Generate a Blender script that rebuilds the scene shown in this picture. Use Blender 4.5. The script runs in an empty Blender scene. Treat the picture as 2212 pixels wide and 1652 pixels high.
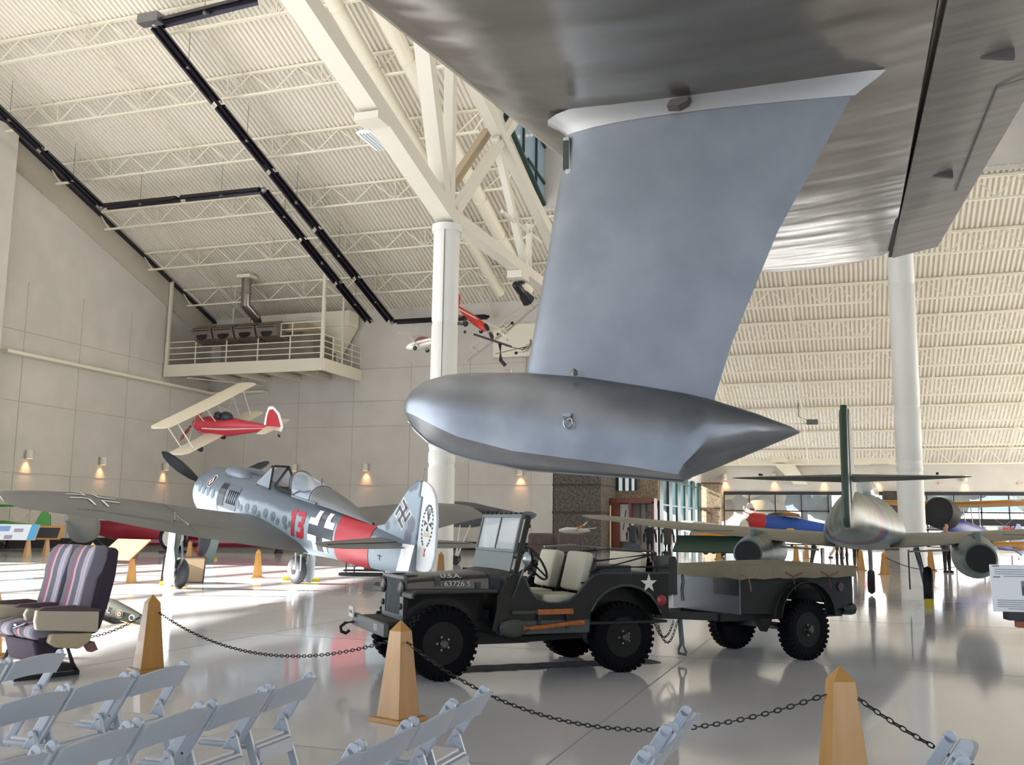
import bpy, bmesh, math, random
from mathutils import Vector, Matrix
random.seed(7)
S = bpy.context.scene
COL = S.collection
PI = math.pi
def R(d): return math.radians(d)

# ---------------------------------------------------------------- camera
yaw, pitch, roll = R(19.0), R(8.15), R(0.75)
F = Vector((-math.sin(yaw)*math.cos(pitch), math.cos(yaw)*math.cos(pitch), math.sin(pitch)))
Rt = Vector((math.cos(yaw), math.sin(yaw), 0)); Up = Rt.cross(F)
R2 = Rt*math.cos(roll)+Up*math.sin(roll); U2 = -Rt*math.sin(roll)+Up*math.cos(roll)
cd = bpy.data.cameras.new('camera'); cam = bpy.data.objects.new('camera', cd); COL.objects.link(cam)
cd.sensor_width = 36; cd.lens = 36*2130/2212; cd.clip_end = 1000; cd.clip_start = .05
M = Matrix((R2, U2, -F)).transposed().to_4x4(); M.translation = Vector((0, 0, 1.6)); cam.matrix_world = M
S.camera = cam

# ---------------------------------------------------------------- world, sun, window light, added fill
W = bpy.data.worlds.new('sky'); S.world = W; W.use_nodes = True
bg = W.node_tree.nodes['Background']; bg.inputs[0].default_value = (.60, .78, 1, 1); bg.inputs[1].default_value = 1.0
def light(name, kind, loc, energy, color, rot=None, **k):
    l = bpy.data.lights.new(name, kind); l.energy = energy; l.color = color
    for a, b in k.items(): setattr(l, a, b)
    o = bpy.data.objects.new(name, l); COL.objects.link(o); o.location = loc
    if rot is not None: o.rotation_euler = rot
    return o
sd = Vector((.94*math.cos(R(22)), .34*math.cos(R(22)), -math.sin(R(22))))
light('sun', 'SUN', (-60, -20, 40), 34, (1, .95, .86), sd.to_track_quat('-Z', 'Y').to_euler(), angle=R(.55))
def area(name, c, n, sx, sy, e, col):
    o = light(name, 'AREA', c, e, col, Vector(n).to_track_quat('-Z', 'Y').to_euler(), shape='RECTANGLE', size=sx, size_y=sy)
    return o
area('daylight_front_glazing', (-6, -30.5, 9), (0, 1, 0), 66, 16, 1500, (.84, .92, 1))
area('daylight_left_glazing', (-41.6, 6, 7), (1, 0, 0), 58, 12.4, 10500, (.86, .93, 1))
area('daylight_far_glazing', (10, 81.2, 2.6), (0, -1, 0), 38, 4, 2200, (.95, .97, 1))
area('warm_fill_right', (32.8, 60, 7), (-1, 0, 0), 36, 11, 10000, (1, .90, .74))  # added warm fill off the unseen right side, lifts the far ceiling
vs = S.view_settings
vs.view_transform = 'Standard'; vs.look = 'None'; vs.exposure = 0.22; vs.gamma = 1.0; vs.use_curve_mapping = False
S.render.film_transparent = False
S.cycles.max_bounces = 8; S.cycles.diffuse_bounces = 5; S.cycles.glossy_bounces = 4; S.cycles.transmission_bounces = 4; S.cycles.transparent_max_bounces = 8
S.cycles.sample_clamp_indirect = 6; S.cycles.caustics_reflective = False; S.cycles.caustics_refractive = False
S.cycles.use_denoising = True

# ---------------------------------------------------------------- helpers
def lin(h):
    h = h.lstrip('#'); v = [int(h[i:i+2], 16)/255 for i in (0, 2, 4)]
    return tuple(x/12.92 if x <= .04045 else ((x+.055)/1.055)**2.4 for x in v)+(1,)
MATS = {}
def mat(name, hexc, rough=.6, metal=0., hex2=None, scale=3., mix=(.35, .65), bump=0., bscale=30., spec=None, coat=0., emit=0., stretch=None, detail=3., coord='Object'):
    if name in MATS: return MATS[name]
    m = bpy.data.materials.new(name); m.use_nodes = True; nt = m.node_tree; N = nt.nodes; L = nt.links
    b = N['Principled BSDF']; b.inputs['Base Color'].default_value = lin(hexc)
    b.inputs['Roughness'].default_value = rough; b.inputs['Metallic'].default_value = metal
    if spec is not None: b.inputs['Specular IOR Level'].default_value = spec
    if coat: b.inputs['Coat Weight'].default_value = coat; b.inputs['Coat Roughness'].default_value = .08
    if emit: b.inputs['Emission Color'].default_value = lin(hexc); b.inputs['Emission Strength'].default_value = emit
    tc = None
    def coords():
        nonlocal tc
        if tc is None:
            t = N.new('ShaderNodeTexCoord'); tc = t.outputs[coord]
            if stretch:
                mp = N.new('ShaderNodeMapping'); mp.inputs['Scale'].default_value = stretch; L.new(tc, mp.inputs[0]); tc = mp.outputs[0]
        return tc
    if hex2:
        n = N.new('ShaderNodeTexNoise'); n.inputs['Scale'].default_value = scale; n.inputs['Detail'].default_value = detail
        L.new(coords(), n.inputs['Vector'])
        r = N.new('ShaderNodeValToRGB'); r.color_ramp.elements[0].position = mix[0]; r.color_ramp.elements[1].position = mix[1]
        r.color_ramp.elements[0].color = lin(hexc); r.color_ramp.elements[1].color = lin(hex2)
        L.new(n.outputs[0], r.inputs[0]); L.new(r.outputs[0], b.inputs['Base Color'])
    if bump:
        n = N.new('ShaderNodeTexNoise'); n.inputs['Scale'].default_value = bscale; n.inputs['Detail'].default_value = 2
        L.new(coords(), n.inputs['Vector'])
        p = N.new('ShaderNodeBump'); p.inputs['Strength'].default_value = min(1, bump); p.inputs['Distance'].default_value = .02*max(1, bump)
        L.new(n.outputs[0], p.inputs['Height']); L.new(p.outputs[0], b.inputs['Normal'])
    MATS[name] = m; return m
def glass(name, hexc='#dfeaf0', rough=.03, alpha=.25):
    if name in MATS: return MATS[name]
    m = bpy.data.materials.new(name); m.use_nodes = True; nt = m.node_tree; N = nt.nodes; L = nt.links
    b = N['Principled BSDF']; b.inputs['Base Color'].default_value = lin(hexc); b.inputs['Roughness'].default_value = rough
    b.inputs['Alpha'].default_value = alpha; b.inputs['Specular IOR Level'].default_value = .8
    MATS[name] = m; return m

class MB:
    def __init__(s, M=None): s.v = []; s.f = []; s.M = M or Matrix()
    def add(s, vs, fs):
        o = len(s.v); s.v += [tuple(s.M @ Vector(v)) for v in vs]; s.f += [tuple(i+o for i in f) for f in fs]; return s
    def box(s, c, d, rot=None, taper=1.):
        m = Matrix.Translation(Vector(c)) @ ((rot if isinstance(rot, Matrix) else Matrix.Rotation(rot, 4, 'Z')) if rot is not None else Matrix())
        vs = []
        for z in (-.5, .5):
            t = taper if z > 0 else 1
            for x, y in ((-.5, -.5), (.5, -.5), (.5, .5), (-.5, .5)): vs.append(m @ Vector((x*d[0]*t, y*d[1]*t, z*d[2])))
        return s.add(vs, [(3, 2, 1, 0), (4, 5, 6, 7), (0, 1, 5, 4), (1, 2, 6, 5), (2, 3, 7, 6), (3, 0, 4, 7)])
    def frame_of(s, d, up):
        d = Vector(d).normalized(); u = Vector(up)
        if abs(d.dot(u.normalized())) > .99: u = Vector((1, 0, 0)) if abs(d.x) < .9 else Vector((0, 1, 0))
        r = d.cross(u).normalized(); return r, r.cross(d).normalized()
    def beam(s, a, b, w, h, up=(0, 0, 1), w2=None, h2=None):
        a, b = Vector(a), Vector(b); r, u = s.frame_of(b-a, up); vs = []
        for p, ww, hh in ((a, w, h), (b, w2 or w, h2 or h)):
            for x, y in ((-.5, -.5), (.5, -.5), (.5, .5), (-.5, .5)): vs.append(p+r*x*ww+u*y*hh)
        return s.add(vs, [(0, 1, 2, 3), (7, 6, 5, 4), (1, 0, 4, 5), (2, 1, 5, 6), (3, 2, 6, 7), (0, 3, 7, 4)])
    def cyl(s, a, b, r0, r1=None, n=12, caps=True):
        a, b = Vector(a), Vector(b); r1 = r0 if r1 is None else r1; r, u = s.frame_of(b-a, (0, 0, 1)); vs = []
        for p, q in ((a, r0), (b, r1)):
            for i in range(n): t = 2*PI*i/n; vs.append(p+r*math.cos(t)*q+u*math.sin(t)*q)
        fs = [(i, (i+1) % n, n+(i+1) % n, n+i) for i in range(n)]
        if caps: fs += [tuple(range(n-1, -1, -1)), tuple(range(n, 2*n))]
        return s.add(vs, fs)
    def tube(s, pts, r, n=8, closed=False):
        pts = [Vector(p) for p in pts]; m = len(pts); rings = []; pr = None
        for i in range(m):
            if closed: d = pts[(i+1) % m]-pts[i-1]
            else: d = pts[min(i+1, m-1)]-pts[max(i-1, 0)]
            d = d.normalized()
            if pr is None: a, b = s.frame_of(d, (0, 0, 1))
            else:
                a = (pr-d*pr.dot(d)); a = a.normalized() if a.length > 1e-6 else s.frame_of(d, (0, 0, 1))[0]; b = d.cross(a)
            pr = a; rr = r[i] if isinstance(r, (list, tuple)) else r
            rings.append([pts[i]+a*math.cos(2*PI*k/n)*rr+b*math.sin(2*PI*k/n)*rr for k in range(n)])
        return s.loft(rings, not closed, closed)
    def loft(s, rings, caps=True, loop=False):
        n = len(rings[0]); vs = [p for q in rings for p in q]; fs = []
        m = len(rings)
        for j in range(m if loop else m-1):
            k = (j+1) % m
            for i in range(n): fs.append((j*n+i, j*n+(i+1) % n, k*n+(i+1) % n, k*n+i))
        if caps and not loop: fs += [tuple(range(n-1, -1, -1)), tuple(range((m-1)*n, m*n))]
        return s.add(vs, fs)
    def prism(s, poly, a, b, axis='y'):
        def P(x, z, t): return {'y': (x, t, z), 'x': (t, x, z), 'z': (x, z, t)}[axis]
        n = len(poly); vs = [P(x, z, a) for x, z in poly]+[P(x, z, b) for x, z in poly]
        return s.add(vs, [tuple(range(n)), tuple(range(2*n-1, n-1, -1))]+[(i, (i+1) % n, n+(i+1) % n, n+i) for i in range(n)])
    def lathe(s, prof, o=(0, 0, 0), ax=(0, 0, 1), n=24, closed=False):
        o = Vector(o); ax = Vector(ax).normalized(); r, u = s.frame_of(ax, (0, 0, 1))
        rings = [[o+ax*h+(r*math.cos(2*PI*i/n)+u*math.sin(2*PI*i/n))*max(q, 1e-4) for i in range(n)] for q, h in prof]
        return s.loft(rings, not closed, closed)
    def ball(s, c, r, n=12, m=8):
        c = Vector(c); r = Vector(r) if hasattr(r, '__len__') else Vector((r, r, r)); rings = []
        for j in range(m+1):
            t = PI*j/m; q = max(math.sin(t), .002)
            rings.append([c+Vector((r.x*q*math.cos(2*PI*i/n), r.y*q*math.sin(2*PI*i/n), -r.z*math.cos(t))) for i in range(n)])
        return s.loft(rings)
    def grid(s, fn, nu, nv):
        vs = [fn(i/nu, j/nv) for i in range(nu+1) for j in range(nv+1)]
        return s.add(vs, [(i*(nv+1)+j, (i+1)*(nv+1)+j, (i+1)*(nv+1)+j+1, i*(nv+1)+j+1) for i in range(nu) for j in range(nv)])
    def build(s, name, m, parent=None, smooth=False, bevel=0, solid=0, **props):
        me = bpy.data.meshes.new(name); me.from_pydata(s.v, [], s.f); me.update()
        bm = bmesh.new(); bm.from_mesh(me); bmesh.ops.recalc_face_normals(bm, faces=bm.faces); bm.to_mesh(me); bm.free()
        if m: me.materials.append(m)
        o = bpy.data.objects.new(name, me); COL.objects.link(o)
        if parent: o.parent = parent
        if smooth:
            me.shade_smooth()
            try: me.set_sharp_from_angle(angle=R(smooth if smooth > 1 else 40))
            except Exception: pass
        if solid:
            md = o.modifiers.new('t', 'SOLIDIFY'); md.thickness = solid; md.offset = 0
        if bevel:
            md = o.modifiers.new('b', 'BEVEL'); md.width = bevel; md.segments = 2; md.limit_method = 'ANGLE'; md.angle_limit = R(35)
        for a, b in props.items(): o[a] = b
        return o
def thing(name, label, cat, loc=(0, 0, 0), rz=0., group=None, pitch=0., roll=0., sc=1.):
    o = bpy.data.objects.new(name, None); COL.objects.link(o); o.location = loc; o.rotation_euler = (roll, pitch, rz); o.scale = (sc,)*3
    o.empty_display_size = .2; o['label'] = label; o['category'] = cat
    if group: o['group'] = group
    return o
def tag(o, label, cat, group=None, kind=None):
    o['label'] = label; o['category'] = cat
    if group: o['group'] = group
    if kind: o['kind'] = kind
    return o
def struct(o, label=None):
    o['kind'] = 'structure'
    if label: o['label'] = label
    return o
def dup(root, loc=None, rz=None, label=None, group=None, par=None):
    r = root.copy(); COL.objects.link(r)
    if par is not None: r.parent = par
    if loc is not None: r.location = loc
    if rz is not None: r.rotation_euler.z = rz
    if label: r['label'] = label
    if group: r['group'] = group
    for ch in list(root.children): dup(ch, par=r)
    return r
def text(s, size, Mx, name, m, parent=None, ext=.002, bold=0., align='CENTER', sx=1.):
    c = bpy.data.curves.new(name, 'FONT'); c.body = s; c.size = size; c.extrude = ext; c.offset = bold; c.align_x = align; c.align_y = 'CENTER'
    o = bpy.data.objects.new(name+'_c', c); COL.objects.link(o); bpy.context.view_layer.update()
    me = bpy.data.meshes.new_from_object(o.evaluated_get(bpy.context.evaluated_depsgraph_get()))
    bpy.data.objects.remove(o); me.transform(Mx @ Matrix.Diagonal((sx, 1, 1, 1))); me.materials.clear(); me.materials.append(m); me.name = name
    q = bpy.data.objects.new(name, me); COL.objects.link(q)
    if parent: q.parent = parent
    return q
def plane_M(o, xd, yd):
    xd, yd = Vector(xd).normalized(), Vector(yd).normalized(); z = xd.cross(yd)
    m = Matrix((xd, yd, z)).transposed().to_4x4(); m.translation = Vector(o); return m
def decal(name, polys, surf, m, parent, sub=3):
    """thin paint patch laid on a curved side: polys in the (x,z) plane, surf(x,z) gives y"""
    bm = bmesh.new()
    for poly in polys:
        vs = [bm.verts.new((x, 0, z)) for x, z in poly]; bm.faces.new(vs)
    bmesh.ops.triangulate(bm, faces=bm.faces[:])
    for _ in range(sub): bmesh.ops.subdivide_edges(bm, edges=bm.edges[:], cuts=1, use_grid_fill=True)
    for v in bm.verts: v.co.y = surf(v.co.x, v.co.z)
    bmesh.ops.recalc_face_normals(bm, faces=bm.faces)
    me = bpy.data.meshes.new(name); bm.to_mesh(me); bm.free(); me.materials.append(m)
    o = bpy.data.objects.new(name, me); COL.objects.link(o); o.parent = parent; return o
def super_ring(x, zc, hw, hh, n=24, e=2.2, ztop=None, axis='x', yc=0.):
    out = []
    for i in range(n):
        t = 2*PI*i/n; c, s_ = math.cos(t), math.sin(t)
        y = yc+hw*math.copysign(abs(c)**(2/e), c); z = zc+hh*math.copysign(abs(s_)**(2/e), s_)
        out.append((x, y, z) if axis == 'x' else (y, x, z))
    return out
def foil(n=10, t=.12, camber=0.):
    """closed aerofoil outline: (x along chord 0..1, z)"""
    up, lo = [], []
    for i in range(n+1):
        x = .5*(1-math.cos(PI*i/n)); h = 5*t*(.2969*math.sqrt(x)-.126*x-.3516*x*x+.2843*x**3-.1036*x**4); c = camber*4*x*(1-x)
        up.append((x, c+h)); lo.append((x, c-h))
    return up+lo[-2:0:-1]
def wing_loft(mb, stations, t=.12, camber=.02, n=10, span='y', cut=None):
    """stations: (span pos, le, te, z, thickness factor[, z_te])"""
    rings = []
    fo = foil(n, 1., 0.)
    for st in stations:
        y, le, te, z, tf = st[:5]; zt = st[5] if len(st) > 5 else z; ch = te-le; r = []
        for fx, fz in fo:
            zz = z+(zt-z)*fx+fz*t*tf*abs(ch)+camber*4*fx*(1-fx)*abs(ch)*tf
            r.append((le+ch*fx, y, zz) if span == 'y' else (y, le+ch*fx, zz))
        rings.append(r)
    return mb.loft(rings)

# ---------------------------------------------------------------- materials
WHITE = mat('cream_steel_paint', '#e2dcc9', .45)
DECK = mat('cream_roof_deck', '#e6e0d3', .5)
WALLP = mat('wall_panel_paint', '#cdc8c0', .7, hex2='#c5c0b8', scale=.6, bump=.1, bscale=60)
def floor_mat():
    m = mat('polished_floor', '#d9dade', .085, hex2='#cacbd0', scale=.35, mix=(.3, .7), bump=.03, bscale=1.4, spec=.65)
    return m
FLOOR = floor_mat()
BLACK = mat('black_metal', '#14141a', .4); DARKSTEEL = mat('dark_heater_steel', '#23222b', .35, .5)
STEEL = mat('galvanised_steel', '#8b8c90', .35, .8); RUBBER = mat('tyre_rubber', '#17171b', .75, bump=.2, bscale=60)
DGREEN = mat('dark_green_frame', '#1f3a36', .4); DARKFR = mat('bronze_window_frame', '#26282c', .4)
BASE = mat('black_base_strip', '#121214', .6)

# ---------------------------------------------------------------- setting
struct(MB().add([(-60, -31, 0), (35, -31, 0), (35, 80.2, 0), (-60, 80.2, 0), (-60, -31, -.3), (35, -31, -.3), (35, 80.2, -.3), (-60, 80.2, -.3)],
    [(0, 1, 2, 3), (7, 6, 5, 4), (0, 4, 5, 1), (1, 5, 6, 2), (2, 6, 7, 3), (3, 7, 4, 0)]).build('floor', FLOOR), 'pale polished grey concrete floor')
def roofz(v): return 15.15+.364*(56-v)
# floor joints
m = MB()
for v in range(-6, 80, 6): m.box((-3, v+.5, .0008), (74, .012, .0012))
for u in range(-38, 32, 6): m.box((u, 25, .0008), (.012, 106, .0012))
struct(m.build('trim_1', mat('floor_joint', '#8f9096', .5)), 'fine saw-cut joints of the floor')
struct(MB().prism([(-41.4, 17.5), (33.3, 17.5), (33.3, 46.8), (-41.4, 46.8)], -31.3, -31.0).build('wall_front', WALLP), 'wall over the front glazing')
# left wall with window bays nearer the camera
def wallbox(name, a, b, lab): 
    c = [(a[i]+b[i])/2 for i in range(3)]; d = [abs(b[i]-a[i]) for i in range(3)]
    return struct(MB().box(c, d).build(name, WALLP), lab)
m = MB()
m.prism([(37.6, 0), (56, 0), (56, roofz(56)+.1), (37.6, roofz(37.6)+.1)], -41.4, -41, 'x')
m.prism([(-31, 17.2), (23.5, 11.2), (37.6, 11.2), (37.6, roofz(37.6)+.1), (-31, roofz(-31)+.1)], -41.4, -41, 'x')
m.prism([(-31, 0), (37.6, 0), (37.6, .35), (-31, .35)], -41.4, -41, 'x')
m.prism([(23.5, .35), (37.6, .35), (37.6, 13.2), (23.5, 13.2)], -41.4, -41, 'x')
struct(m.build('wall_left', WALLP), 'tall cream side wall of the hall')
struct(MB().box((-40.55, 36.6, 10.7), (1.1, 2.0, 21.4)).build('wall_left_pier', WALLP), 'plain cream pier standing out from the left wall')
m = MB()
for i in range(10): m.box((-41.2, -4, .35+i*1.42), (.12, 55, .20))
for i in range(8): m.box((-41.2, -31+i*7.8, 6.8), (.12, .12, 12.9))
struct(m.build('window_1', DARKFR), 'tall window wall on the left side')
wallbox('wall_back', (-41.4, 56, 0), (-16.6, 56.3, roofz(56)), 'cream end wall under the low eave')
m = MB()
for z in (3.9, 7.6, 11.3): m.box((-29, 55.985, z), (24.8, .03, .03))
for u in (-38, -34, -30, -26, -22, -18): m.box((u, 55.985, 5.8), (.025, .03, 11.6))
m.box((-29, 55.98, 9.2), (24.8, .04, .02))
for z in (3.9, 7.6, 11.3): m.box((-40.985, 47, z), (.03, 18.5, .03))
for v in (40, 44, 48, 52): m.box((-40.985, v, 7), (.03, .025, 14))
struct(m.build('trim_2', mat('panel_joint', '#bcb5a5', .8)), 'thin joints between the wall panels')
struct(MB().box((-40.96, 46.3, .25), (.08, 19.4, .5)).box((-29, 55.96, .25), (24.8, .08, .5)).build('baseboard_left', BASE), 'black base strip along the walls')
# sloped soffit band at top of the left wall
m = MB()
m.beam((-40.95, 38, roofz(38)-1.0), (-40.95, 56, roofz(56)-1.0), .12, 1.6, (0, 0, 1))
struct(m.build('trim_3', mat('soffit_grey', '#b9b2a4', .6)), 'sloping band along the top of the left wall')
struct(MB().beam((-40.8, 37, roofz(37)-.25), (-40.8, 56, roofz(56)-.25), .25, .12).build('trim_4', BLACK), 'dark line where roof meets left wall')
struct(MB().box((-40.7, 47.2, 10.02), (.5, 17.4, .16)).box((-38.6, 55.7, 10.0), (4.5, .5, .16)).build('trim_5', WHITE), 'narrow ledge along the left wall')
# wall returning behind the tower, far wall
wallbox('wall_return', (-11.5, 60.3, 4.9), (-11.2, 80, 9), 'cream upper wall over the glass entry')
wallbox('wall_entry_top', (-16.6, 60, 4.9), (-11.2, 60.3, 14), 'cream wall over the entry')
wallbox('wall_tower_side', (-16.8, 56, 5), (-16.6, 60, 15.2), 'cream return over the stone block')
m = MB(); m.box((10.5, 80.15, 6.0), (43.6, .3, 3.3)).box((10.5, 80.15, .1), (43.6, .3, .25))
struct(m.build('wall_far', WALLP), 'cream far wall above the ribbon of windows')
wallbox('wall_right', (33, 20, 13.5), (33.3, 80, 24), 'cream right wall')
wallbox('wall_right_side', (33, -31, 0), (33.3, 15, 40), 'cream right wall')
# far window ribbon
for k, (ua, ub) in enumerate(((-9.6, 2.2), (3.4, 20))):
    m = MB()
    zs = (.3, 1.55, 2.85, 4.3)
    for z in zs: m.box(((ua+ub)/2, 80.05, z), (ub-ua, .14, .1))
    m.box(((ua+ub)/2, 80.0, 4.22), (ub-ua, .2, .28))
    n = int((ub-ua)/1.75)
    for i in range(n+1): m.box((ua+(ub-ua)*i/n, 80.05, 2.3), (.1, .14, 4))
    w = struct(m.build('window_%d' % (k+2), DARKFR), 'ribbon of dark framed windows in the far wall')
    MB().box(((ua+ub)/2, 80.08, 2.3), (ub-ua, .01, 4)).build('pane', glass('window_glass', '#dfe9ee', .02, .12), w)
struct(MB().box((2.8, 79.8, 2.2), (1.2, .8, 4.4)).build('wall_far_pier', mat('dark_stone', '#4b4640', .8, hex2='#2f2c29', scale=6)), 'dark stone pier between the far windows')
struct(MB().box((11.4, 79.9, 2.15), (16.4, .12, .5)).build('trim_6', mat('dark_transom', '#1b1a20', .5)), 'dark band across the right far windows')
# roof deck, corrugated
def deck(name, ua, ub, va, vb, zoff=0, sl=None):
    m = MB(); p = .25; n = int((ub-ua)/p); prof = []
    for i in range(n):
        u = ua+i*p; prof += [(u, 0), (u+.115, 0), (u+.14, .10), (u+.225, .10)]
    prof.append((ub, 0))
    vs = [];  k = len(prof)
    for v in (va, vb): vs += [(u, v, (roofz(v) if sl is None else sl(v))+h+zoff) for u, h in prof]
    m.add(vs, [(i, i+1, k+i+1, k+i) for i in range(k-1)])
    return struct(m.build(name, DECK), 'corrugated cream roof deck')
deck('ceiling', -41.2, -15.2, -31, 56.2)
deck('ceiling_far', -15.2, 33.2, 48, 80.2)
deck('ceiling_near', -15.2, 33.2, -31, 6)
deck('ceiling_right', 11.2, 33.2, 6, 48)
deck('ceiling_monitor', -15.2, 11.2, 6, 48, sl=lambda v: 22.2+(48-v)*.28)
m = MB(); m.add([(-41.4, -31, 40), (33.3, -31, 40), (33.3, 80.3, 10), (-41.4, 80.3, 10)], [(0, 1, 2, 3)])
# monitor side walls
m = MB()
m.prism([(6, roofz(6)), (51.2, roofz(51.2)), (51.2, 21.3), (6, 34.1)], -15.1, -15.0, 'x')
mw = struct(m.build('wall_monitor_left', WALLP), 'cream side wall of the raised roof')
MB().prism([(6, roofz(6)), (48.4, roofz(48.4)), (48.4, 22.1), (6, 34.1)], 11.1, 11.2, 'x').build('wall_monitor_right', WALLP, kind='structure')
m = MB().box((-2, 48.2, roofz(48)+2.1), (26.4, .3, 4.4)); struct(m.build('wall_monitor_end', WALLP), 'cream upstand at the end of the raised roof')
# clerestory window in that wall: dark frame with bluish panes
fr = []
W4 = [(43.1, 19.85), (43.3, 21.2), (47.0, 21.8), (51.2, 20.6), (50.4, 18.5)]
W4 = [(41.5, 20.7), (46.9, 21.9), (50.6, 20.6), (50.3, 18.2), (49.0, 17.9)]
m = MB()
pl = [(41.9, 18.9+1.75), (42.1, 21.3), (46.6, 21.9), (50.9, 20.7), (50.5, 17.9), (48.9, 18.0)]
for i in range(len(pl)): a, b = pl[i], pl[(i+1) % len(pl)]; m.beam((-14.9, a[0], a[1]), (-14.9, b[0], b[1]), .16, .22, (1, 0, 0))
for v, za, zb in ((44.5, 19.9, 21.6), (46.6, 19.0, 21.9), (48.9, 18.1, 21.2)): m.beam((-14.9, v, za), (-14.9, v, zb), .14, .16, (1, 0, 0))
m.beam((-14.9, 45.2, 19.8), (-14.9, 50.7, 19.2), .14, .16, (1, 0, 0))
w4 = struct(m.build('window_4', DGREEN), 'dark green clerestory window under the raised roof')
MB().prism(pl, -14.96, -14.92, 'x').build('pane', mat('clerestory_glass', '#7f93a0', .1, spec=.9, emit=.25), w4)
# roof joists
VJ = [12, 16.5, 21, 25.2, 29.1, 33.0, 36.8, 40.7, 44.6, 48.5, 52.4, 56.3, 59.8, 63.4, 67.0, 70.6, 74.2, 77.2]
DJ = 1.15
def joist(v, ua, ub):
    z = roofz(v); m = MB()
    m.box(((ua+ub)/2, v, z-.09), (ub-ua, .17, .12)); m.box(((ua+ub)/2, v, z-DJ), (ub-ua-1.2, .15, .09))
    n = max(2, int((ub-ua-1)/(2.35 if ub < -10 else 1.66))); 
    for i in range(n):
        a = ua+.5+(ub-ua-1)*i/n; b = ua+.5+(ub-ua-1)*(i+1)/n; c = (a+b)/2
        m.beam((a, v, z-.12), (c, v, z-DJ), .05, .05); m.beam((c, v, z-DJ), (b, v, z-.12), .05, .05)
        if i % 2: m.beam((c, v, z-.12), (c, v, z-DJ), .035, .035)
    m.beam((ua+.1, v, z-.12), (ua+.9, v, z-DJ), .05, .05); m.beam((ub-.1, v, z-.12), (ub-.9, v, z-DJ), .05, .05)
    return struct(m.build('roof_joist', WHITE), 'cream open web roof joist')
for v in VJ:
    if v < 55.5: joist(v, -41, -15.2)
    if 48.4 < v < 56: joist(v, -15.2, 2.0); joist(v, 2.0, 20)
    if v > 56: joist(v, -15.5 if v < 60 else -11.2, 2.0); joist(v, 2.0, 20)
# bridging rods between neighbouring joists
m = MB()
for a, b in zip(VJ[:-1], VJ[1:]):
    us = [-37, -31.5, -26, -20.5] if b < 57 else []
    if a > 48: us += [-8, -3, 5, 10.5, 16]
    for u in us:
        m.beam((u, a, roofz(a)-.15), (u, b, roofz(b)-DJ), .035, .035); m.beam((u, a, roofz(a)-DJ), (u, b, roofz(b)-.15), .035, .035)
        m.beam((u, a, roofz(a)-DJ), (u, b, roofz(b)-DJ), .03, .03)
struct(m.build('roof_bridging', WHITE), 'cream bridging rods between the joists')
# columns with belts
def column(u, v, top, r, belts, nm='wall_column'):
    m = MB(); prof = [(r, 0)]
    for b in belts: prof += [(r, b-.10), (r-.025, b-.05), (r-.025, b+.05), (r, b+.10)]
    prof += [(r, top-.25), (r+.06, top-.24), (r+.06, top)]
    m.lathe(prof, (u, v, 0), n=40)
    return m.build('column', mat('white_column_paint', '#d2d2cd', .5), smooth=30)
c1 = struct(column(-12.6, 29.66, 11.5, .44, (3.45, 3.95, 8.15)), 'round white column under the truss, behind the float')
MB().tube([(-12.48, 29.2, z) for z in (5.9, 8, 11.4)], .012, 6).build('conduit', BLACK, c1)
MB().box((-12.45, 29.18, 5.75), (.2, .08, .16)).box((-12.45, 29.18, 5.5), (.2, .08, .14)).build('junction_box', BLACK, c1)
c2 = struct(column(2.1, 40.29, 20.8, .48, (3.7, 4.1, 6.2, 11.0)), 'round white column behind the twin jet')
# main truss in plane u=-12.6
TW = mat('truss_paint', '#d0cbbe', .5)
t = thing('roof_truss', 'cream steel roof truss carried by the round column', 'truss'); t['kind'] = 'structure'
U0 = -12.6
MB().beam((U0, 29.9, 11.75), (U0, 8, 17.75), .62, .55).build('bottom_chord', TW, t)
MB().beam((U0, 29.2, 11.9), (U0, 49, 12.1), .5, .42).build('tie_beam', TW, t)
MB().beam((U0, 29.3, 12.0), (U0, 25.6, 21.5), .5, .5, (0, 1, 0)).build('web_member', TW, t)
MB().beam((U0, 29.75, 11.6), (U0, 29.6, 22.0), .34, .34, (0, 1, 0)).build('web_member', TW, t)
MB().beam((U0, 30.3, 12.2), (U0, 36.8, 18.35), .3, .34, (0, 0, 1)).build('web_member', TW, t)
MB().beam((U0-.7, 30.3, 12.4), (U0-.7, 35.2, 17.1), .3, .3, (0, 0, 1)).build('web_member', mat('tan_brace', '#b7a78c', .6), t)
MB().beam((U0, 34.2, 16.4), (U0, 38.2, 12.1), .26, .3, (0, 0, 1)).build('web_member', TW, t)
MB().beam((U0, 38.6, 14.2), (U0, 38.5, 12.1), .22, .22, (0, 1, 0)).build('web_member', TW, t)
MB().beam((U0, 28.4, 18.6), (U0, 42.5, 14.3), .42, .5).build('top_chord', TW, t)
MB().beam((U0+.1, 34.8, 13.6), (U0-.1, 40.6, 14.0), .12, .12).build('strut_pipe', TW, t)
MB().box((U0, 37.2, 11.6), (.62, 1.0, .3)).build('lamp_bracket', TW, t)
MB().box((U0, 24.0, 12.95), (.75, .7, .22)).build('bracket', TW, t)
# round ducts up the slope
for k, u in enumerate((-19.1, -17.35)):
    m = MB(); pts = [(u, v, roofz(v)-1.25) for v in (8, 20, 32, 44, 53)]
    m.tube(pts, .33, 16)
    for v in range(12, 54, 3): m.tube([(u, v, roofz(v)-1.25), (u, v+.07, roofz(v+.07)-1.25)], .36, 16)
    tag(m.build('ventilation_duct', WHITE, smooth=30), ('cream round duct under the roof, left one of the pair' if k == 0 else 'cream round duct under the roof, right one beside the truss'), 'duct', 'round ducts under the roof')
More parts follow.
